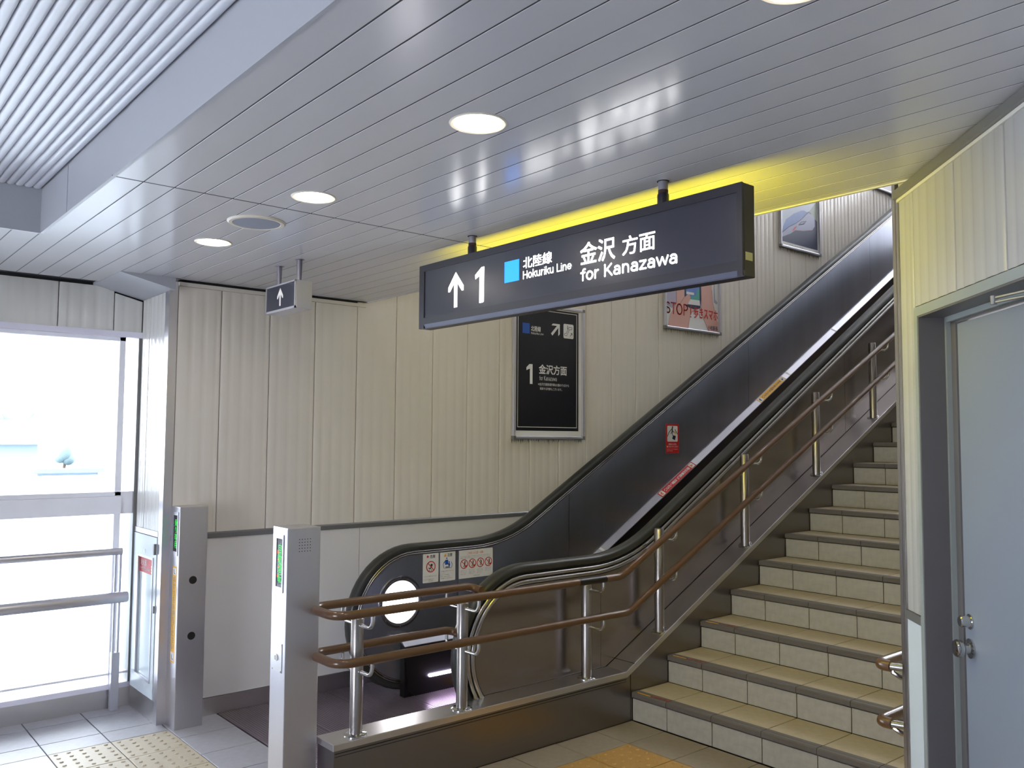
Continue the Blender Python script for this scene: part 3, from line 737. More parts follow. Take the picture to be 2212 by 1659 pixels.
# ---------------------------------------------------------------- posters on the left wall
def frame(name, y0, y1, z0, z1, label, cat='poster'):
    t_ = thing(name, (.004, (y0+y1)/2, z0), label, cat)
    fw = .020; b = MB()
    for a in ((y0, y0+fw, z0, z1), (y1-fw, y1, z0, z1), (y0+fw, y1-fw, z0, z0+fw), (y0+fw, y1-fw, z1-fw, z1)):
        b.box(.004, .034, *a)
    obj('frame', b, 'alu', t_, bevel=.003)
    for yy in (y0-.001, y1-.022):
        for zz in (z0-.001, z1-.022): obj('corner_piece', MB().box(.005, .037, yy, yy+.023, zz, zz+.023), 'grey_trim', t_)
    obj('lower_ledge', MB().box(.004, .040, y0, y1, z0-.006, z0+.004), 'grey_trim', t_)
    return t_, Pl((.012, 0, 0), (0, 1, 0), (0, 0, 1))
def drips(t_, y0, y1, z0):
    b = MB(); pl = Pl((.0045, 0, 0), (0, 1, 0), (0, 0, 1)); y = y0
    while y < y1:
        L = random.uniform(.008, .045); w_ = random.uniform(.004, .012)
        pl.poly(b, [(y, z0), (y+w_/2, z0-L), (y+w_, z0)], 0, .0004); y += w_+random.uniform(.004, .02)
    o = obj('rust_drips', b, 'dirt', t_); o['kind'] = 'stuff'
# poster 1: direction board
t_, pl = frame('direction_poster', .628, 1.380, 1.592, 2.640, 'black and white direction poster for platform 1 in a steel frame below the hanging sign', 'poster')
b = MB(); pl.rect(b, .646, 1.362, 1.610, 2.622, -.006, .006); obj('backing_sheet', b, 'print_white', t_)
b = MB(); pl.rect(b, .668, 1.328, 1.655, 2.612, .0002, .0012); obj('black_print', b, 'print_black', t_)
b = MB()
for r in ((.681, .686, 1.680, 2.598), (1.305, 1.310, 1.680, 2.598), (.681, 1.310, 1.680, 1.685), (.681, 1.310, 2.593, 2.598)): pl.rect(b, *r, .0015, .0004)
d = .002
pl.text(b, '北陸線', .815, .916, 2.424, 2.466, d, .03); pl.text(b, 'Hokuriku Line', .815, .945, 2.400, 2.419, d)
pl.poly(b, [(1.030, 2.488), (1.045, 2.503), (1.120, 2.503), (1.120, 2.425), (1.103, 2.408), (1.103, 2.473), (1.040, 2.407), (1.024, 2.422), (1.088, 2.487)], d, .0004)
pl.rrect(b, 1.160, 1.272, 2.396, 2.512, .012, d, .0004)
pl.poly(b, [(.800, 2.167), (.832, 2.167), (.832, 2.014), (.805, 2.014), (.805, 2.132), (.769, 2.118), (.769, 2.140)], d, .0004)
pl.text(b, '金沢方面', .898, 1.198, 2.096, 2.172, d, .035); pl.text(b, 'for Kanazawa', .902, 1.088, 2.046, 2.084, d)
pl.text(b, '※金沢方面普通列車は2番のりばから', .890, 1.222, 2.006, 2.028, d, .01); pl.text(b, '発車する列車もございます。', .909, 1.145, 1.972, 1.993, d, .01)
obj('lettering', b, 'print_white', t_)
b = MB(); pl.rect(b, .728, .800, 2.402, 2.482, d, .0005); obj('blue_square', b, 'print_blue', t_)
b = MB(); dd = .0028
pl.line(b, [(1.175, 2.418), (1.195, 2.418), (1.225, 2.470), (1.250, 2.470), (1.256, 2.480), (1.250, 2.488), (1.222, 2.488), (1.190, 2.436), (1.175, 2.436), (1.169, 2.427), (1.175, 2.418)], .003, dd)
pl.line(b, [(1.205, 2.470), (1.205, 2.490)], .006, dd); pl.disc(b, 1.205, 2.496, .004, dd)
pl.line(b, [(1.233, 2.416), (1.254, 2.440)], .004, dd); pl.line(b, [(1.240, 2.440), (1.255, 2.441), (1.255, 2.424)], .004, dd)
obj('escalator_pictogram', b, 'print_black', t_)
drips(t_, .63, 1.375, 1.590)
# poster 2: phone
y0, y1, z0, z1 = 2.395, 3.212, 2.590, 3.700
t_, pl = frame('phone_warning_poster', y0, y1, z0, z1, 'poster of hands holding a phone with red warning words, in a steel frame', 'poster')
b = MB(); pl.rect(b, y0+.018, y1-.018, z0+.018, z1-.018, -.006, .006); obj('backing_sheet', b, 'print_white', t_)
pw, u0, v0 = y1-y0-.036, y0+.018, z0+.018
def q(a, c): return (u0+a*pw, v0+c*1.0)
b = MB(); pl.poly(b, [q(0, .20), q(.12, .17), q(.201, .227), q(.202, .34), q(.19, 1.07), q(0, 1.07)], .0003); obj('shaded_sleeve', b, 'print_lilac', t_)
b = MB(); pl.poly(b, [q(.915, .43), q(.913, .287), q(.972, .272), q(.99, .29), q(.94, .32), q(.93, .43), q(.95, 1.07), q(.90, 1.07)], .0003); obj('shaded_cuff', b, 'print_lilac', t_)
b = MB(); pl.poly(b, [q(.355, .289), q(.385, .215), q(.42, .20), q(.548, .189), q(.65, .208), q(.671, .298), q(.66, .62), q(.34, .62)], .0005); obj('printed_phone', b, 'print_navy', t_)
b = MB(); pl.poly(b, [q(.385, .30), q(.632, .30), q(.636, .58), q(.375, .58)], .0009); obj('printed_screen', b, 'print_screen', t_)
b = MB(); pl.poly(b, [q(.44, .279), q(.636, .282), q(.634, .40), q(.60, .38), q(.56, .32), q(.45, .30)], .0011); obj('printed_screen_glow', b, 'print_green', t_)
b = MB(); pl.poly(b, [q(.416, .229), q(.644, .233), q(.636, .282), q(.44, .279)], .0013); obj('printed_screen_panel', b, 'print_white', t_)
b = MB(); pl.rrect(b, q(.386, 0)[0], q(.531, 0)[0], v0+.322, v0+.345, .008, .0013); obj('printed_search_bar', b, 'print_white', t_)
b = MB(); pl.poly(b, [q(.05, 0), q(.413, 0), q(.43, .06), q(.446, .108), q(.484, .165), q(.548, .172), q(.52, .188), q(.43, .200), q(.385, .215), q(.42, .235), q(.455, .275), q(.462, .30), q(.449, .319), q(.42, .322), q(.355, .289), q(.345, .34), q(.34, 1.07), q(.205, 1.07), q(.202, .34), q(.201, .227), q(.152, .168), q(.08, .10)], .0015); obj('printed_hand', b, 'print_skin', t_)
b = MB(); pl.poly(b, [q(.802, 0), q(1.0, .0), q(1.0, .09), q(.937, .177), q(.886, .291), q(.875, .40), q(.85, 1.07), q(.668, 1.07), q(.672, .298), q(.668, .16), q(.738, .085)], .0009); obj('printed_arm', b, 'print_skin', t_)
b = MB(); pl.line(b, [q(.203, .8), q(.202, .34), q(.201, .227), q(.145, .160)], .004, .0021); pl.line(b, [q(.35, .29), q(.249, .203), q(.20, .165)], .004, .0021); pl.line(b, [q(.413, .003), q(.43, .06), q(.446, .108), q(.484, .165), q(.53, .175)], .004, .0021); pl.line(b, [q(.36, .185), q(.385, .215)], .004, .0021); pl.line(b, [q(.802, .005), q(.738, .085), q(.668, .16), q(.672, .29)], .004, .0021); pl.line(b, [q(.875, .40), q(.886, .291), q(.937, .177)], .004, .0021); o = obj('printed_outlines', b, 'print_skin_line', t_); o['kind'] = 'stuff'
b = MB(); pl.text(b, 'STOP', q(.01, 0)[0], q(.41, 0)[0], v0+.115, v0+.225, .0032, .03); pl.rect(b, q(.455, 0)[0], q(.47, 0)[0], v0+.135, v0+.222, .0032); pl.disc(b, q(.4625, 0)[0], v0+.115, .007, .0032)
pl.text(b, '歩きスマホ', q(.52, 0)[0], q(.985, 0)[0], v0+.110, v0+.218, .0034, .035); obj('red_lettering', b, 'print_red', t_)
b = MB(); pl.text(b, '小松駅長', q(.79, 0)[0], q(.985, 0)[0], v0+.018, v0+.060, .0022, .03); obj('small_lettering', b, 'print_navy', t_)
drips(t_, y0, y1, z0-.002)
# poster 3: train
y0, y1, z0, z1 = 4.253, 5.030, 3.608, 4.720
t_, pl = frame('train_poster', y0, y1, z0, z1, 'poster showing the nose of a blue and white express train, high on the stair wall', 'poster')
b = MB(); pl.rect(b, y0+.018, y1-.018, z0+.018, z1-.018, -.006, .006); obj('backing_sheet', b, 'print_white', t_)
pw, u0, v0 = y1-y0-.036, y0+.018, z0+.018
b = MB(); pl.rect(b, q(.03, 0)[0], q(.97, 0)[0], v0+.045, v0+1.05, .0003); obj('printed_sky', b, 'print_sky', t_)
b = MB(); pl.poly(b, [q(.97, .30), q(.97, .585), q(.753, .445), q(.86, .40)], .0006); obj('printed_haze', b, 'print_olive', t_)
b = MB(); pl.poly(b, [q(.03, .045), q(.97, .045), q(.97, .36), q(.86, .40), q(.60, .25), q(.03, .12)], .0009); obj('printed_track', b, 'print_navy', t_)
b = MB(); pl.poly(b, [q(.03, .12), q(.07, .20), q(.148, .284), q(.356, .373), q(.539, .429), q(.597, .44), q(.68, .435), q(.723, .433), q(.515, .315), q(.36, .257), q(.21, .207)], .0012); obj('printed_side', b, 'print_glass_blue', t_)
b = MB(); pl.poly(b, [q(.03, .085), q(.06, .15), q(.21, .207), q(.361, .257), q(.515, .315), q(.723, .433), q(.86, .419), q(.90, .38), q(.90, .30), q(.834, .251), q(.588, .214), q(.378, .196), q(.255, .146)], .0015); obj('printed_train_nose', b, 'print_train', t_)
b = MB(); pl.poly(b, [q(.29, .175), q(.34, .19), q(.43, .25), q(.36, .225)], .0019); obj('printed_red_patch', b, 'print_red', t_)
b = MB(); pl.line(b, [q(.37, .196), q(.588, .214), q(.834, .251)], .006, .0019); obj('printed_red_stripe', b, 'print_skin_line', t_)
b = MB(); pl.line(b, [q(.466, .262), q(.611, .292), q(.67, .331), q(.534, .302), q(.466, .262)], .007, .0021); pl.line(b, [q(.51, .275), q(.60, .29), q(.62, .315)], .009, .0021); obj('printed_emblem', b, 'print_navy', t_)
b = MB(); pl.line(b, [q(.03, .13), q(.21, .212), q(.40, .275), q(.54, .335), q(.74, .44), q(.80, .428)], .009, .0023); obj('printed_roof_line', b, 'print_navy', t_)
b = MB(); pl.text(b, 'これから、もっと、その先へ。', q(.20, 0)[0], q(.62, 0)[0], v0+.012, v0+.032, .0012); obj('small_lettering', b, 'print_grey', t_)
drips(t_, y0, y1, z0-.002)
# poster 4: only its lower edge is in view
y0, y1, z0, z1 = 6.130, 6.900, 4.620, 5.70
t_, pl = frame('upper_poster', y0, y1, z0, z1, 'framed poster at the top of the wall, only its white lower edge showing', 'poster')
b = MB(); pl.rect(b, y0+.018, y1-.018, z0+.018, z1-.018, -.006, .006); obj('backing_sheet', b, 'print_white', t_)
b = MB(); pl.rect(b, y0+.08, y1-.08, z0+.40, z1-.08, .0003); obj('printed_picture', b, 'print_sky', t_)
drips(t_, y0, y1, z0-.002)

# ---------------------------------------------------------------- big hanging sign
SX0, SX1, SY0, SY1, SZ0, SZ1 = 1.606, 3.402, -1.294, -1.222, 2.104, 2.402
sg = thing('hanging_sign', ((SX0+SX1)/2, -1.258, SZ0), 'long black illuminated sign for platform 1 hanging by two poles from the ceiling', 'sign')
b = MB(); b.box(SX0, SX1, SY0+.008, SY1-.003, SZ0, SZ1)
obj('housing', b, 'sign_black', sg, bevel=.003)
b = MB()
for bx in ((SX0, SX0+.040, SZ0, SZ1), (SX1-.020, SX1, SZ0, SZ1), (SX0+.04, SX1-.02, SZ0+.018, SZ0+.050), (SX0+.04, SX1-.02, SZ1-.030, SZ1)): b.box(bx[0], bx[1], SY0, SY0+.008, bx[2], bx[3])
obj('front_frame', b, 'sign_black', sg)
b = MB(); b.prism([(SX0, SY0, SZ0+.018), (SX0, SY0+.010, SZ0-.001), (SX0, SY0+.012, SZ0+.018)], (SX1-SX0, 0, 0)); obj('lower_lip', b, 'sign_lip', sg)
b = MB(); b.box(SX0+.039, SX1-.019, SY0+.004, SY0+.0075, SZ0+.049, SZ1-.029); obj('face_panel', b, 'sign_face', sg)
ps = Pl((0, SY0+.004, 0), (1, 0, 0), (0, 0, 1)); d = .0006
b = MB(); ps.rect(b, 2.234, 2.327, 2.238, 2.326, d, .0008); obj('blue_square', b, 'sign_blue', sg)
b = MB()
ps.poly(b, [(1.880, 2.176), (1.880, 2.286), (1.848, 2.250), (1.836, 2.250), (1.836, 2.270), (1.891, 2.334), (1.949, 2.266), (1.949, 2.246), (1.936, 2.246), (1.902, 2.286), (1.902, 2.176)][:5]+[(1.836, 2.270), (1.8915, 2.334), (1.949, 2.268), (1.949, 2.246), (1.937, 2.246), (1.903, 2.286), (1.903, 2.176)], d, .0008)
obj('white_arrow', b, 'sign_white', sg)
b = MB(); ps.poly(b, [(2.064, 2.175), (2.088, 2.175), (2.094, 2.178), (2.096, 2.329), (2.078, 2.329), (2.033, 2.300), (2.036, 2.282), (2.064, 2.294)], d, .0008); obj('numeral_one', b, 'sign_white', sg)
b = MB(); ps.text(b, '北陸線', 2.352, 2.524, 2.280, 2.327, d+.0008, .012); ps.text(b, 'Hokuriku Line', 2.352, 2.634, 2.238, 2.272, d+.0008, .0); obj('line_name', b, 'sign_white', sg)
b = MB(); ps.text(b, '金沢', 2.681, 2.860, 2.243, 2.328, d+.0008, .02); ps.text(b, '方面', 2.895, 3.047, 2.247, 2.315, d+.0008, .02); ps.text(b, 'for Kanazawa', 2.681, 3.143, 2.183, 2.231, d+.0008, .014); obj('destination', b, 'sign_white', sg)
b = MB(); b.box(SX0+.04, SX1-.04, SY1-.003, SY1, SZ0+.025, SZ1-.020); o = obj('rear_face', b, 'sign_yellow', sg); o['label'] = 'lit yellow rear face of the sign'
b = MB(); b.box(SX1, SX1+.0006, -1.278, -1.240, 2.156, 2.182); mk = obj('maker_label', b, 'maker_print', sg)
for i, xp in enumerate((1.968, 3.056)):
    p = obj('hanging_pole', MB().tube([(xp, -1.258, SZ1-.004), (xp, -1.258, H+.004)], .0168, 16), 'pole_metal', sg)
    obj('lower_sleeve', MB().lathe((xp, -1.258, SZ1-.003), (0, 0, 1), [(.0205, 0), (.0205, .040), (.0178, .047)], 18), 'sign_black', p)
    obj('rust_band', MB().lathe((xp, -1.258, SZ1+.043), (0, 0, 1), [(.0175, 0), (.0175, .012)], 16), 'pole_rust', p)
    obj('ceiling_collar', MB().lathe((xp, -1.258, H+.003), (0, 0, -1), [(.023, 0), (.021, .005)], 18), 'dark_gap', p)
    for dx in (-.050, .050): obj('bolt', MB().lathe((xp+dx, -1.262, SZ1), (0, 0, 1), [(.014, 0), (.012, .006), (.005, .008)], 12), 'sign_black', sg)

# small hanging sign
sm = thing('small_arrow_sign', (.871, -1.605, 2.234), 'small hanging sign with a white arrow near the left wall', 'sign')
a0, a1, c0_, c1_ = .699, 1.043, 2.234, 2.375
obj('housing', MB().box(a0, a1, -1.647, -1.560, c0_, c1_), 'alu', sm, bevel=.002)
obj('face_panel', MB().box(a0+.010, a1-.010, -1.6495, -1.646, c0_+.012, c1_-.008), 'sign_face', sm)
b = MB()
for bx in ((a0, a0+.009, c0_, c1_), (a1-.009, a1, c0_, c1_), (a0, a1, c0_, c0_+.011), (a0, a1, c1_-.007, c1_)): b.box(bx[0], bx[1], -1.653, -1.646, bx[2], bx[3])
obj('frame', b, 'alu', sm)
pa = Pl((0, -1.6498, 0), (1, 0, 0), (0, 0, 1)); b = MB()
b_c = .868; pa.poly(b, [(b_c-.007, 2.262), (b_c+.007, 2.262), (b_c+.007, 2.322), (b_c+.026, 2.300), (b_c+.034, 2.300), (b_c+.034, 2.314), (b_c, 2.354), (b_c-.034, 2.314), (b_c-.034, 2.300), (b_c-.026, 2.300), (b_c-.007, 2.322)], 0, .0008)
obj('white_arrow', b, 'print_white', sm)
for xp in (.752, .985):
    p = obj('hanging_pole', MB().tube([(xp, -1.604, c1_-.002), (xp, -1.604, H-.012), (xp, -1.604, H+.003)], [.0105, .014, .0145], 14), 'pole_metal', sm)
    obj('ceiling_collar', MB().lathe((xp, -1.604, H+.002), (0, 0, -1), [(.024, 0), (.024, .003)], 18), 'pole_metal', p)

# ---------------------------------------------------------------- gate pillars
def pillar(x0, x1, y0, y1, z1, label):
    t_ = thing('gate_pillar', ((x0+x1)/2, (y0+y1)/2, 0), label, 'pillar')
    obj('body', MB().box(x0, x1, y0, y1, 0, z1), 'stainless', t_, bevel=.003); return t_
PA = pillar(.002, .147, -1.870, -1.715, 1.203, 'brushed steel gate pillar with a yellow sticker, left of the escalator entrance')
PB = pillar(1.327, 1.473, -1.870, -1.712, 1.197, 'nearer brushed steel gate pillar with speaker holes, right of the escalator entrance')
pf = Pl((0, -1.870, 0), (1, 0, 0), (0, 0, 1)); sd = Pl((.147, 0, 0), (0, 1, 0), (0, 0, 1)); sb = Pl((1.473, 0, 0), (0, 1, 0), (0, 0, 1))
def led(t_, u0, u1, v0, v1, chars, reds):
    b = MB()
    for r in ((u0-.012, u0, v0-.022, v1+.018), (u1, u1+.010, v0-.022, v1+.018), (u0, u1, v1, v1+.018), (u0, u1, v0-.022, v0)): pf.rect(b, *r, 0, .004)
    bz = obj('display_bezel', b, 'stainless', t_)
    b = MB(); pf.rect(b, u0, u1, v0, v1, .0002, .001); sc_ = obj('display_screen', b, 'led_off', t_)
    b = MB(); pf.text(b, chars, u0+.014, u1-.006, v0+.018, v1-.022, .0018, 0, True); obj('green_lettering', b, 'led_green', sc_)
    if reds:
        b = MB()
        for (cu, cv, r_) in reds: pf.disc(b, cu, cv, r_, .0013, .0003, 14)
        obj('red_glow', b, 'led_red', sc_)
led(PA, .056, .114, .957, 1.156, '乗り専用', [])
led(PB, 1.372, 1.430, .938, 1.148, '自動運転', [(1.385, 1.088, .009), (1.388, 1.055, .007), (1.392, 1.025, .006), (1.384, .985, .007)])
b = MB(); pf.rect(b, .056, .118, .352, .876, 0, .0008); st = obj('yellow_sticker', b, 'print_yellow', PA)
b = MB(); pf.text(b, '手すりをお持ちください', .068, .106, .425, .818, .0011, .015, True); obj('lettering', b, 'print_grey', st)
b = MB(); pf.rect(b, .062, .112, .828, .866, .0009, .0004); pf.rect(b, .062, .112, .362, .408, .0009, .0004); obj('white_box', b, 'print_white', st)
b = MB()
for zz in (.832, .368): pf.line(b, [(.080, zz+.028), (.084, zz+.006), (.100, zz+.002)], .004, .0015)
obj('figure', b, 'print_black', st)
for zz in (.800, .496):
    obj('sensor_hole', MB().lathe((.1465, -1.790, zz), (1, 0, 0), [(.0215, 0), (.0215, .0012), (0, .0014)], 24), 'black_gap', PA)
b = MB()
for i in range(5):
    for j in range(5): sb.disc(b, -1.814+.013*i, 1.094+.013*j, .0022, .0001, .0004, 8)
o = obj('speaker_holes', b, 'black_gap', PB)
b = MB(); pf.rect(b, 1.352, 1.445, .575, .700, 0, .003); kp = obj('key_plate', b, 'stainless_h', PB, bevel=.001)
obj('key_switch', MB().lathe((1.395, -1.873, .635), (0, -1, 0), [(.015, 0), (.015, .004), (.010, .005), (.008, .002)], 20), 'print_white', kp)
for u, v in ((1.358, .694), (1.439, .694), (1.358, .581), (1.439, .581)): obj('screw', MB().lathe((u, -1.873, v), (0, -1, 0), [(.003, 0), (.003, .001)], 8), 'chrome', kp)

# ---------------------------------------------------------------- escalator
esc = thing('escalator', (.87, -.2, 0), 'escalator with dark steel balustrades and black handrails running up along the poster wall', 'escalator')
T30 = tan(radians(30)); ZF = .925; YI = .268; RT_ = 1.045; Tn = RT_*tan(radians(15)); YB = 8.3
CN, RN = (-.49, .475), .45
def path(newel=True, y_start=-.58, YI=YI):
    p = []
    if newel:
        for k in range(0, 25): a = radians(-100-170*k/24); p.append((CN[0]+RN*cos(a), CN[1]+RN*sin(a)))
    else: p.append((y_start, ZF)); p.append((y_start+.03, ZF))
    p += [(-.40, ZF), (-.2, ZF), (YI-Tn, ZF)]
    for k in range(1, 11):
        a = radians(30*k/10); p.append((YI-Tn+RT_*sin(a), ZF+RT_*(1-cos(a))))
    y = p[-1][0]
    for q_ in (1.0, 1.5, 2, 2.5, 3, 3.5, 4, 4.5, 5, 5.5, 6, 6.5, 7, 7.5, YB): p.append((q_, ZF+T30*(q_-YI)))
    return p
def offs(P, d):
    out = []
    for i, (y, z) in enumerate(P):
        a = P[max(0, i-1)]; c = P[min(len(P)-1, i+1)]; ty, tz = c[0]-a[0], c[1]-a[1]; L = math.hypot(ty, tz)
        out.append((y+tz/L*d, z-ty/L*d))
    return out
PN = path(); PF = path(False, -.585); PR = path(True, 0, YI+.03)
# fine newel path: normals at joins are smooth enough
def sweep(name, P, sec, m, parent, i0=0, i1=None, sm=True):
    Q = {d: offs(P, d) for d in set(s[1] for s in sec)}
    i1 = len(P) if i1 is None else i1
    rings = [[(x, Q[d][i][0], Q[d][i][1]) for x, d in sec] for i in range(i0, i1)]
    return obj(name, MB().loft(rings, True, True, sm), m, parent)
def rubber_sec(cx):
    s_ = []
    for k in range(13):
        a = pi*k/12; s_.append((cx+.040*cos(a)*(1.0), .022-.022*sin(a)**.8))
    s_ += [(cx-.040, .040), (cx-.030, .048), (cx+.030, .048), (cx+.040, .040)]
    return s_
def rect_sec(x0, x1, d0, d1): return [(x0, d0), (x1, d0), (x1, d1), (x0, d1)]
def mould_sec(cx, w_, d0, d1):
    h = (d1-d0)/2; m_ = (d0+d1)/2
    return [(cx-w_+h*.9-h*.9*cos(a), m_-h*sin(a)) for a in [radians(x) for x in (80, 50, 20, -10, -40, -80)]]+[(cx+w_-h*.9+h*.9*cos(a), m_-h*sin(a)) for a in [radians(x) for x in (-80, -40, -10, 20, 50, 80)]]
for cx, PP in ((1.425, PR),):
    sweep('handrail', PP, rubber_sec(cx), 'rubber', esc)
    sweep('handrail_track', PP, rect_sec(cx-.026, cx+.026, .046, .060), 'black_gap', esc)
    sweep('moulding', PP, mould_sec(cx, .043, .056, .080), 'moulding_steel', esc)
    sweep('moulding_groove', PP, rect_sec(cx-.034, cx+.034, .080, .084), 'black_gap', esc)
    sweep('moulding', PP, mould_sec(cx, .044, .084, .110), 'moulding_steel', esc)
    sweep('moulding_groove', PP, rect_sec(cx-.034, cx+.034, .109, .113), 'black_gap', esc)
sweep('handrail', PN, rubber_sec(.345), 'rubber', esc)
sweep('handrail_track', PN, rect_sec(.312, .378, .040, .046), 'black_gap', esc)
sweep('moulding', PN, mould_sec(.345, .046, .044, .054), 'moulding_steel', esc)
sweep('moulding', PN, mould_sec(.345, .049, .056, .066), 'moulding_steel', esc)
# body panels: polygons between offset .112 and the floor / deck
OF_ = offs(PN, .067); ON_ = offs(PR, .112)
def panelpoly(P, yb0, yb1, d=.112):
    """top outline between y positions after the newel"""
    pts = [p for p in P if yb0 <= p[0] <= yb1]; return pts
def skin(name, x0, x1, m, y_from, y_to, zbot, parent, newel=False):
    O1 = OF_ if x0 < 1 else ON_; arcn = O1[:25]
    top = [p for p in O1[25:] if y_from < p[0] < y_to]
    def ztop(y):
        for a, c in zip(O1[24:], O1[25:]):
            if a[0] <= y <= c[0]: return a[1]+(c[1]-a[1])*(y-a[0])/(c[0]-a[0])
        return O1[-1][1]
    pts = []
    if newel: pts += arcn+top+[(y_to, ztop(y_to)), (y_to, zbot(y_to))]+[(y_, zbot(y_)) for y_ in (0.15, -.1, -.3) if y_ < y_to]
    else:
        pts = [(y_from, ztop(y_from))]+top+[(y_to, ztop(y_to)), (y_to, zbot(y_to))]+[(y_, zbot(y_)) for y_ in (3, 1.2, .8, .5, .27) if y_from < y_ < y_to]+[(y_from, zbot(y_from))]
    return obj(name, MB().prism([(x0, y, z) for y, z in pts], (x1-x0, 0, 0)), m, parent)
zdeck = lambda y: .30 if y < 0 else .30+max(0, T30*(y-YI))
zlow = lambda y: .06 if y < .6 else .06+T30*(y-.6)
# far balustrade, inner face x=.40
for k, (a, c) in enumerate(((-.143, .86), (.864, 3.12), (3.124, 5.4), (5.404, YB))):
    skin('balustrade_panel', .312, .392, 'balustrade_panel', a, c, zlow, esc)
skin('newel_panel', .312, .392, 'balustrade_panel', -.5, -.147, zlow, esc, newel=True)
# near balustrade: inner dark face and outer steel skin, split in sheets
skin('newel_panel', 1.385, 1.415, 'balustrade_panel', -.5, -.147, zlow, esc, newel=True)
skin('balustrade_panel', 1.385, 1.415, 'balustrade_panel', -.143, YB, zlow, esc)
zs = lambda y: .10 if y < .3 else .10+SLOPE*(y-.3)
skin('newel_cladding', 1.416, 1.4405, 'skin_steel', -.5, .105, lambda y: .12, esc, newel=True)
for a, c in ((.107, 2.9), (2.903, 5.6), (5.603, YB)): skin('outer_cladding', 1.416, 1.4405, 'skin_steel', a, c, zs, esc)
# inner ring trim on the newel faces
# wall-side cover
obj('wall_side_cover', MB().prism([(0.014, y, z) for y, z in [(-.30, .46), (YI-.05, .46), (YB, .46+T30*(YB-YI)), (YB, .40+T30*(YB-YI)), (YI-.05, .40), (-.30, .40)]], (.30, 0, 0)), 'moulding_steel', esc)
# decks and skirts
DD = .583
sweep('inner_deck', PF, [(.392, DD), (.400, DD), (.446, DD+.030), (.446, DD+.036), (.392, DD+.012)], 'deck_steel', esc, sm=False)
sweep('inner_deck', PF, [(1.387, DD), (1.373, DD), (1.325, DD+.030), (1.325, DD+.036), (1.387, DD+.012)], 'deck_steel', esc, sm=False)
for x0, x1 in ((.434, .4455), (1.3255, 1.337)):
    Q = offs(PF, DD+.034)
    pts = [p for p in Q]+[(YB, Q[-1][1]-.42), (.75, .0), (-.50, .0), (-.56, .05)]
    obj('skirt', MB().prism([(x0, y, z) for y, z in pts], (x1-x0, 0, 0)), 'black_skirt', esc)
obj('skirt_end', MB().box(.392, .440, -.583, -.50, .0, .31), 'black_skirt', esc)
obj('skirt_end', MB().box(1.329, 1.386, -.583, -.50, .0, .31), 'black_skirt', esc)
# skirt light
obj('skirt_light', MB().tube([(.4495, -.405, .110), (.4495, -.398, .110), (.4495, .05, .110)], [.007, .010, .010], 10), 'skirt_lamp', esc)
# round lamp in the far newel
nl = obj('newel_light', MB().lathe((.392, -.590, .578), (1, 0, 0), [(.128, 0), (.128, .008), (.118, .012), (.0, .013)], 40), 'newel_lamp', esc)
obj('light_bezel', MB().lathe((.392, -.590, .578), (1, 0, 0), [(.160, 0), (.158, .007), (.136, .010), (.129, .006)], 40), 'moulding_steel', nl)
for a in range(0, 360, 45): obj('bezel_screw', MB().lathe((.400, -.590+.147*cos(radians(a)), .578+.147*sin(radians(a))), (1, 0, 0), [(.004, 0), (.003, .003)], 8), 'chrome', nl)
obj('vent_block', MB().box(.394, .42, -.66, -.56, .372, .392), 'deck_steel', esc)
# comb and floor plates
for i, (a, c) in enumerate(((-1.574, -1.232), (-1.228, -.886), (-.882, -.54), (-.536, -.172))):
    x1 = XK0-.004
    obj('floor_plate', MB().box(.012 if c < -1 else .012, x1, a, c, -.010, .003), 'step_metal', esc, bevel=.001)
b = MB(); xx = .03
ridge = MB()
for i in range(90):
    yr = -1.566+i*.0155
    if any(abs(yr-q_) < .008 for q_ in (-1.23, -.884, -.538)): continue
    ridge.box(.02, 1.43, yr, yr+.006, .003, .0048)
o = obj('plate_ridges', ridge, 'step_metal', esc); o['kind'] = 'stuff'
obj('comb_plate', MB().box(.447, 1.301, -.172, -.150, -.01, .008), 'comb_yellow', esc)
b = MB()
for i in range(55):
    xx = .452+i*.0152; b.prism([(xx, -.150, .007), (xx, -.105, .012), (xx, -.150, .0)], (.006, 0, 0))
o = obj('comb_teeth', b, 'comb_yellow', esc); o['kind'] = 'stuff'
# steps
sb_ = MB(); sb_.box(-.432, .432, 0, .40, -.02, -.004); sb_.prism([(-.424, 0, -.02), (-.424, .015, -.21), (-.424, .03, -.21), (-.424, .03, -.02)], (.848, 0, 0))
step_me = meshof(sb_, 'step', 'step_metal')
tr = MB()
for i in range(46): tr.box(-.422+i*.0184, -.422+i*.0184+.008, .002, .398, -.004, .006)
tr_me = meshof(tr, 'tread_cleats', 'step_metal')
yl = MB(); yl.box(-.424, .424, 0, .018, -.006, .0068); yl_me = meshof(yl, 'yellow_edge', 'comb_yellow')
for k in range(20):
    y = -.13+.402*k
    if y > 7.8: break
    zc = ZF+T30*(y-YI)
    if y < YI-Tn: zz = ZF
    elif y < YI+.25: q_ = y-(YI-Tn); zz = ZF+RT_-sqrt(RT_**2-q_*q_)
    else: zz = zc
    o = place('step', step_me, (.885, y, zz-.925+.002), esc)
    place('tread_cleats', tr_me, (.885, y, zz-.925+.002), o); o2 = o.children[0]; o2['kind'] = 'stuff'
    place('yellow_edge', yl_me, (.885, y, zz-.925+.002), o)
# truss under the escalator
obj('truss_casing', MB().prism([(.32, y, z) for y, z in [(-.15, -.10), (.9, -.10), (YB, T30*(YB-.9)-.1), (YB, T30*(YB-.9)-.7), (1.9, -.10-.05), (-.15, -.11)]], (1.05, 0, 0)), 'black_gap', esc)
obj('upper_landing_plate', MB().box(.05, XK0, YB-.05, YTOP+1.3, ZTOP-.05, ZTOP+.002), 'step_metal', esc)

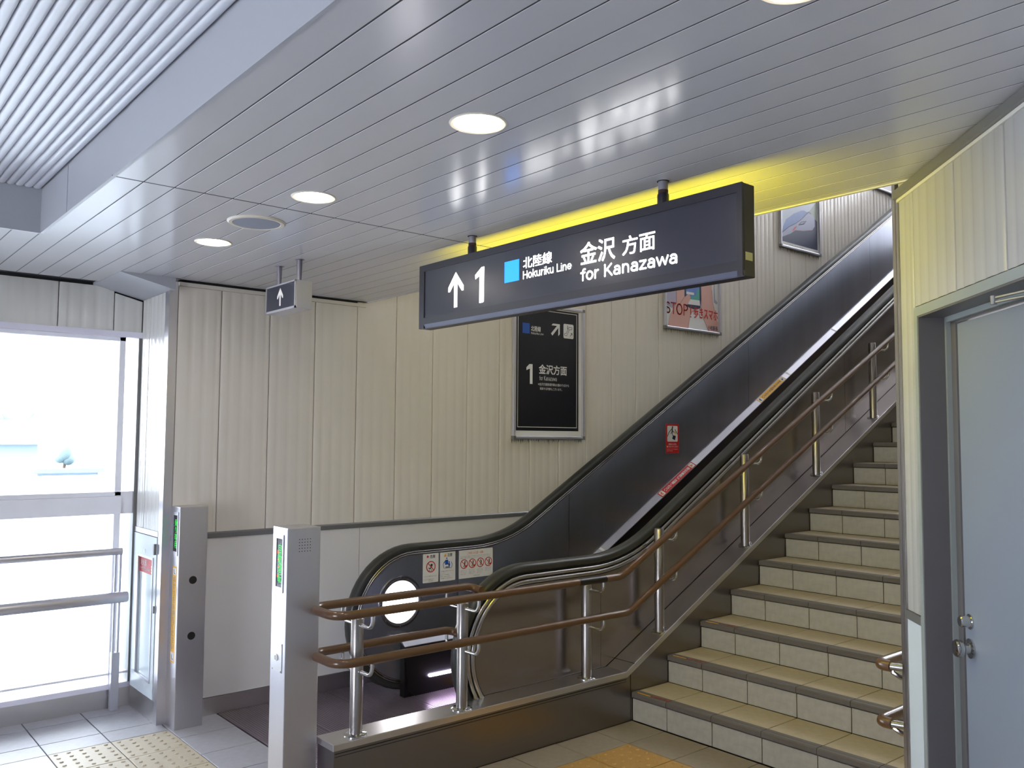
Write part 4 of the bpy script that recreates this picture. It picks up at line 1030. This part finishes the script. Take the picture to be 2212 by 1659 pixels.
# stickers on the far balustrade
pb = Pl((.3925, 0, 0), (0, 1, 0), (0, 0, 1))
def prohibit(b_red, b_blk, cu, cv, r, kind):
    pb.ring(b_red, cu, cv, r, r*.16, .0014, .0004, 22)
    c45 = .70*r; pb.line(b_red, [(cu-c45, cv+c45), (cu+c45, cv-c45)], r*.14, .0018, .0004)
    if kind == 0:   # pushchair
        pb.disc(b_blk, cu+.1*r, cv+.3*r, .2*r, .0014); pb.line(b_blk, [(cu+.1*r, cv+.1*r), (cu-.1*r, cv-.35*r), (cu-.5*r, cv-.2*r)], .16*r, .0014); pb.line(b_blk, [(cu+.15*r, cv-.3*r), (cu+.45*r, cv+.5*r)], .07*r, .0014)
        pb.ring(b_blk, cu-.3*r, cv-.6*r, .12*r, .05*r, .0014, .0004, 10); pb.ring(b_blk, cu+.15*r, cv-.6*r, .12*r, .05*r, .0014, .0004, 10)
    else:
        k = kind
        pb.disc(b_blk, cu+(.25 if k != 3 else .1)*r, cv+.5*r, .13*r, .0014)
        pb.line(b_blk, [(cu+.2*r, cv+.4*r), (cu+(.1+.05*k)*r, cv-.1*r)], .22*r, .0014)
        pb.line(b_blk, [(cu+.15*r, cv-.1*r), (cu-.1*r, cv-.6*r)], .12*r, .0014); pb.line(b_blk, [(cu+.15*r, cv-.1*r), (cu+.35*r, cv-.5*r)], .12*r, .0014)
        if k in (1, 2, 4): pb.poly(b_red, [(cu-.1*r, cv-.8*r), (cu+.75*r, cv-.5*r), (cu+.8*r, cv-.2*r), (cu+.3*r, cv-.5*r)], .0014)
def sticker(u0, u1, v0, v1, label):
    b = MB(); pb.rrect(b, u0, u1, v0, v1, .006, .0002, .0009); o = obj('warning_sticker', b, 'print_white', esc); o['label'] = label; return o
s1 = sticker(-.424, -.303, .673, .856, 'white sticker forbidding pushchairs'); R_, K_, T_ = MB(), MB(), MB()
prohibit(R_, K_, -.363, .773, .036, 0)
pb.poly(R_, [(-.397, .838), (-.388, .847), (-.379, .838), (-.388, .829)], .0014)
pb.text(K_, '危険', -.370, -.330, .826, .848, .0014, .03)
for i, L in enumerate((.098, .075)): pb.text(T_, 'ベビーカーを乗せないでください'[:14-3*i], -.416, -.416+L, .709-.020*i, .718-.020*i, .0014)
pb.text(T_, '重大な事故', -.380, -.345, .681, .687, .0014)
obj('red_print', R_, 'print_red', s1); obj('black_print', K_, 'print_black', s1); obj('small_print', T_, 'print_grey', s1)
s2 = sticker(-.291, -.169, .671, .856, 'white sticker with blue adult and child'); B_, K_, Y_, T_ = MB(), MB(), MB(), MB()
pb.poly(Y_, [(-.262, .827), (-.240, .827), (-.251, .848)], .0014); pb.text(K_, '注意', -.234, -.195, .826, .848, .0014, .03)
pb.disc(B_, -.239, .816, .005, .0014); pb.poly(B_, [(-.250, .806), (-.228, .806), (-.226, .775), (-.252, .775)], .0014); pb.line(B_, [(-.248, .804), (-.262, .785)], .005, .0014); pb.disc(B_, -.219, .790, .005, .0014); pb.poly(B_, [(-.226, .783), (-.212, .783), (-.213, .765), (-.225, .765)], .0014)
pb.line(B_, [(-.258, .796), (-.266, .780), (-.264, .762), (-.257, .752)], .003, .0014); pb.line(B_, [(-.203, .792), (-.196, .776), (-.198, .758), (-.205, .750)], .003, .0014)
pb.poly(T_, [(-.252, .752), (-.208, .752), (-.216, .764), (-.246, .764)], .0014)
for i, (s_, L) in enumerate((('お子様とは手をつないで', .098), ('ください', .036), ('ステップ中央に', .068), ('黄色い線の内側に', .075), ('お乗りください', .090))): pb.text(T_ if i % 2 else K_, s_, -.285, -.285+L, .732-.0115*i, .738-.0115*i, .0014)
obj('blue_print', B_, 'print_blue', s2); obj('black_print', K_, 'print_black', s2); obj('yellow_print', Y_, 'print_yellow', s2); obj('small_print', T_, 'print_grey', s2)
s3 = sticker(-.140, .145, .672, .856, 'wide white sticker with four red prohibition signs'); R_, K_, T_, O_ = MB(), MB(), MB(), MB()
for i in range(4): prohibit(R_, K_, -.098+.068*i, .766, .031, i+1)
pb.text(O_, 'ご利用上の注意・お願い', -.070, .070, .826, .843, .0014, .01)
pb.text(T_, '小さなお子様やお年寄りの方は必ず付き添って', -.128, .130, .811, .818, .0014); pb.text(T_, '黄色い線の内側に立ち手すりにおつかまりください', -.128, .130, .801, .808, .0014)
for i in range(4):
    for j in range(4-(i == 3)): pb.text(T_, ('身を乗り出さない', '逆走しないこと', 'かけ上がらない', '荷物に注意')[(i+j) % 4], -.126+.068*i, -.076+.068*i-.008*(j == 3), .724-.009*j, .729-.009*j, .0014)
pb.text(T_, '設備管理者', -.02, .035, .682, .687, .0014)
obj('red_print', R_, 'print_red', s3); obj('black_print', K_, 'print_black', s3); obj('small_print', T_, 'print_grey', s3); obj('orange_print', O_, 'print_orange', s3)
# red luggage sticker
b = MB(); pb.rect(b, 1.955, 2.126, 1.480, 1.722, .0002, .0009); s4 = obj('warning_sticker', b, 'print_red', esc); s4['label'] = 'red sticker with a falling suitcase pictogram'
b = MB(); pb.rrect(b, 1.974, 2.106, 1.576, 1.706, .010, .0012, .0005); pb.text(b, '荷物から手を', 1.990, 2.090, 1.548, 1.562, .0012, .02); pb.text(b, '離さないでください', 1.968, 2.112, 1.528, 1.543, .0012, .02); pb.text(b, 'Hold on to your luggage', 1.968, 2.105, 1.510, 1.518, .0012); pb.text(b, 'at all times', 1.968, 2.040, 1.498, 1.505, .0012)
obj('white_print', b, 'print_white', s4)
b = MB(); pb.disc(b, 2.040, 1.695, .008, .0019); pb.line(b, [(2.038, 1.688), (2.036, 1.660)], .012, .0019); pb.line(b, [(2.036, 1.662), (2.020, 1.640)], .007, .0019); pb.line(b, [(2.038, 1.662), (2.040, 1.625)], .006, .0019); pb.line(b, [(2.040, 1.668), (2.058, 1.652)], .006, .0019); pb.line(b, [(2.032, 1.682), (1.998, 1.655), (1.976, 1.620)], .006, .0019); pb.line(b, [(2.072, 1.678), (2.104, 1.638)], .006, .0019)
pb.poly(b, [(2.048, 1.630), (2.082, 1.622), (2.070, 1.588), (2.036, 1.600)], .0019); obj('pictogram', b, 'print_black', s4)
b = MB(); pb.poly(b, [(2.066, 1.664), (2.085, 1.652), (2.086, 1.640), (2.064, 1.646)], .0017); obj('yellow_flash', b, 'print_yellow', s4)
# skirt strips on the deck, lettered along the slope
SD = Vector((0, cos(radians(30)), sin(radians(30)))); DQ = offs(PF, DD)
PNr = Vector((0, sin(radians(30)), -cos(radians(30)))); DU = (Vector((1, 0, 0))*.046+PNr*.030).normalized()
def deckplane(y):
    zz = ZF+T30*(y-YI)-DD/cos(radians(30)); O = Vector((.423, y, zz))+PNr*.015; return Pl(O, DU, SD)
def deckstrip(y_lo, y_hi, m, chars, cm, label, caps=True):
    pl = deckplane(y_lo); L = (y_hi-y_lo)/cos(radians(30)); hw = .0262
    b = MB(); pl.rect(b, -hw, hw, 0, L, .0004, .0009); o = obj('deck_sticker', b, m, esc); o['label'] = label
    b = MB(); pl.text(b, chars, -.014, .014, .070, L-.070, .0018, .03, True); obj('lettering', b, cm, o)
    b = MB(); pl.rrect(b, -.022, .022, .010, .056, .006, .0014, .0003); pl.rrect(b, -.022, .022, L-.056, L-.010, .006, .0014, .0003); obj('white_box', b, 'print_white', o)
    b = MB(); pl.line(b, [(-.012, .040), (0, .020), (.014, .034)], .012, .0020); pl.poly(b, [(-.016, L-.046), (.016, L-.046), (0, L-.018)], .0020); obj('figure', b, 'print_black' if m == 'print_yellow' else 'print_orange', o)
deckstrip(1.835, 2.270, 'print_red', '巻込み事故にご注意ください', 'print_white', 'red strip sticker lettered down the slope')
deckstrip(3.225, 3.640, 'print_yellow', '手すりをお持ちください', 'print_black', 'yellow strip sticker, upper one')
deckstrip(.705, 1.115, 'print_yellow', '手すりをお持ちください', 'print_black', 'yellow strip sticker, mostly hidden behind the near handrail')
for y in (1.165, 3.70, 4.55):
    pl = deckplane(y); b = MB(); pl.rect(b, -.0275, .0275, 0, .022, .0003, .0006); obj('deck_joint_cover', b, 'print_white', esc)

# ---------------------------------------------------------------- hall behind the camera (seen only in reflections)
struct('wall_rear', MB().box(-.6, 2.6, -9.3, -9.2, -.1, HR+.1).box(4.6, 9.1, -9.3, -9.2, -.1, HR+.1).box(2.6, 4.6, -9.3, -9.2, 2.30, HR+.1), 'wall_panel_pale')
struct('wall_hall_right', MB().box(9.0, 9.1, -9.3, .3, -.1, HR+.1), 'wall_panel_pale')
struct('wall_hall_front', MB().box(6.1, 9.1, -3.0, -2.9, -.1, HR+.1), 'wall_panel_pale')

# ---------------------------------------------------------------- outside the window
g = struct('ground', MB().box(-60, XW-.12, -60, 40, -.20, -.02), 'concrete')
tag(obj('parapet_wall', MB().box(-6.2, -6.0, -30, 14, -.02, 1.09).box(-6.25, -5.95, -30, 14, 1.09, 1.125), 'concrete'), 'pale parapet wall outside beyond the window', 'wall')
tag(obj('long_building', MB().box(-22, -19, -2, 14, -.02, 1.75).prism([(-22.2, -2.2, 1.75), (-18.8, -2.2, 1.75), (-20.5, -2.2, 2.0)], (0, 16.4, 0)), 'building_white'), 'long white low building outside behind the parapet', 'building')
tag(obj('blue_building', MB().box(-13, -11, -2.6, -.35, -.02, 1.45).box(-13.1, -10.9, -2.7, -.25, 1.45, 1.50), 'building_blue'), 'pale blue shed outside at the left edge of the window', 'building')
pt = thing('planter_tree', (-8.0, -.62, -.02), 'small tree in a flat planter outside the window', 'tree')
obj('planter', MB().box(-8.3, -7.7, -1.0, -.26, -.02, 1.10).box(-8.35, -7.65, -1.05, -.2, 1.10, 1.155), 'building_blue', pt)
b = MB().tube([(-8, -.62, 1.15), (-8, -.60, 1.30)], .02, 8); obj('trunk', b, 'bark', pt)
b = MB(); b.ball((-8, -.62, 1.38), .12, sq=(1, .8, 1.2)); b.ball((-8, -.57, 1.28), .09); b.ball((-8, -.67, 1.30), .08); obj('foliage', b, 'foliage', pt)
t_ = thing('hedge', (-27, 4, -.02), 'long hazy green hedge on the skyline outside the window', 'hedge')
b = MB()
for k in range(60): b.ball((-27+random.uniform(-.5, .5), -4+k*.27+random.uniform(-.2, .2), 1.2+random.uniform(0, .75)+.35*sin(k*.35)), random.uniform(.5, .85), 10, 6)
o = obj('foliage', b, 'foliage', t_); o['kind'] = 'stuff'
obj('hedge_base', MB().box(-27.5, -26.5, -4, 12.4, -.02, 1.3), 'foliage', t_)
# canopy added outside, out of view, to block high-angle skylight
cp = struct('sky_blocking_canopy', MB().box(-3.4, XW-.12, -12, 3, 2.75, 2.87), 'concrete')
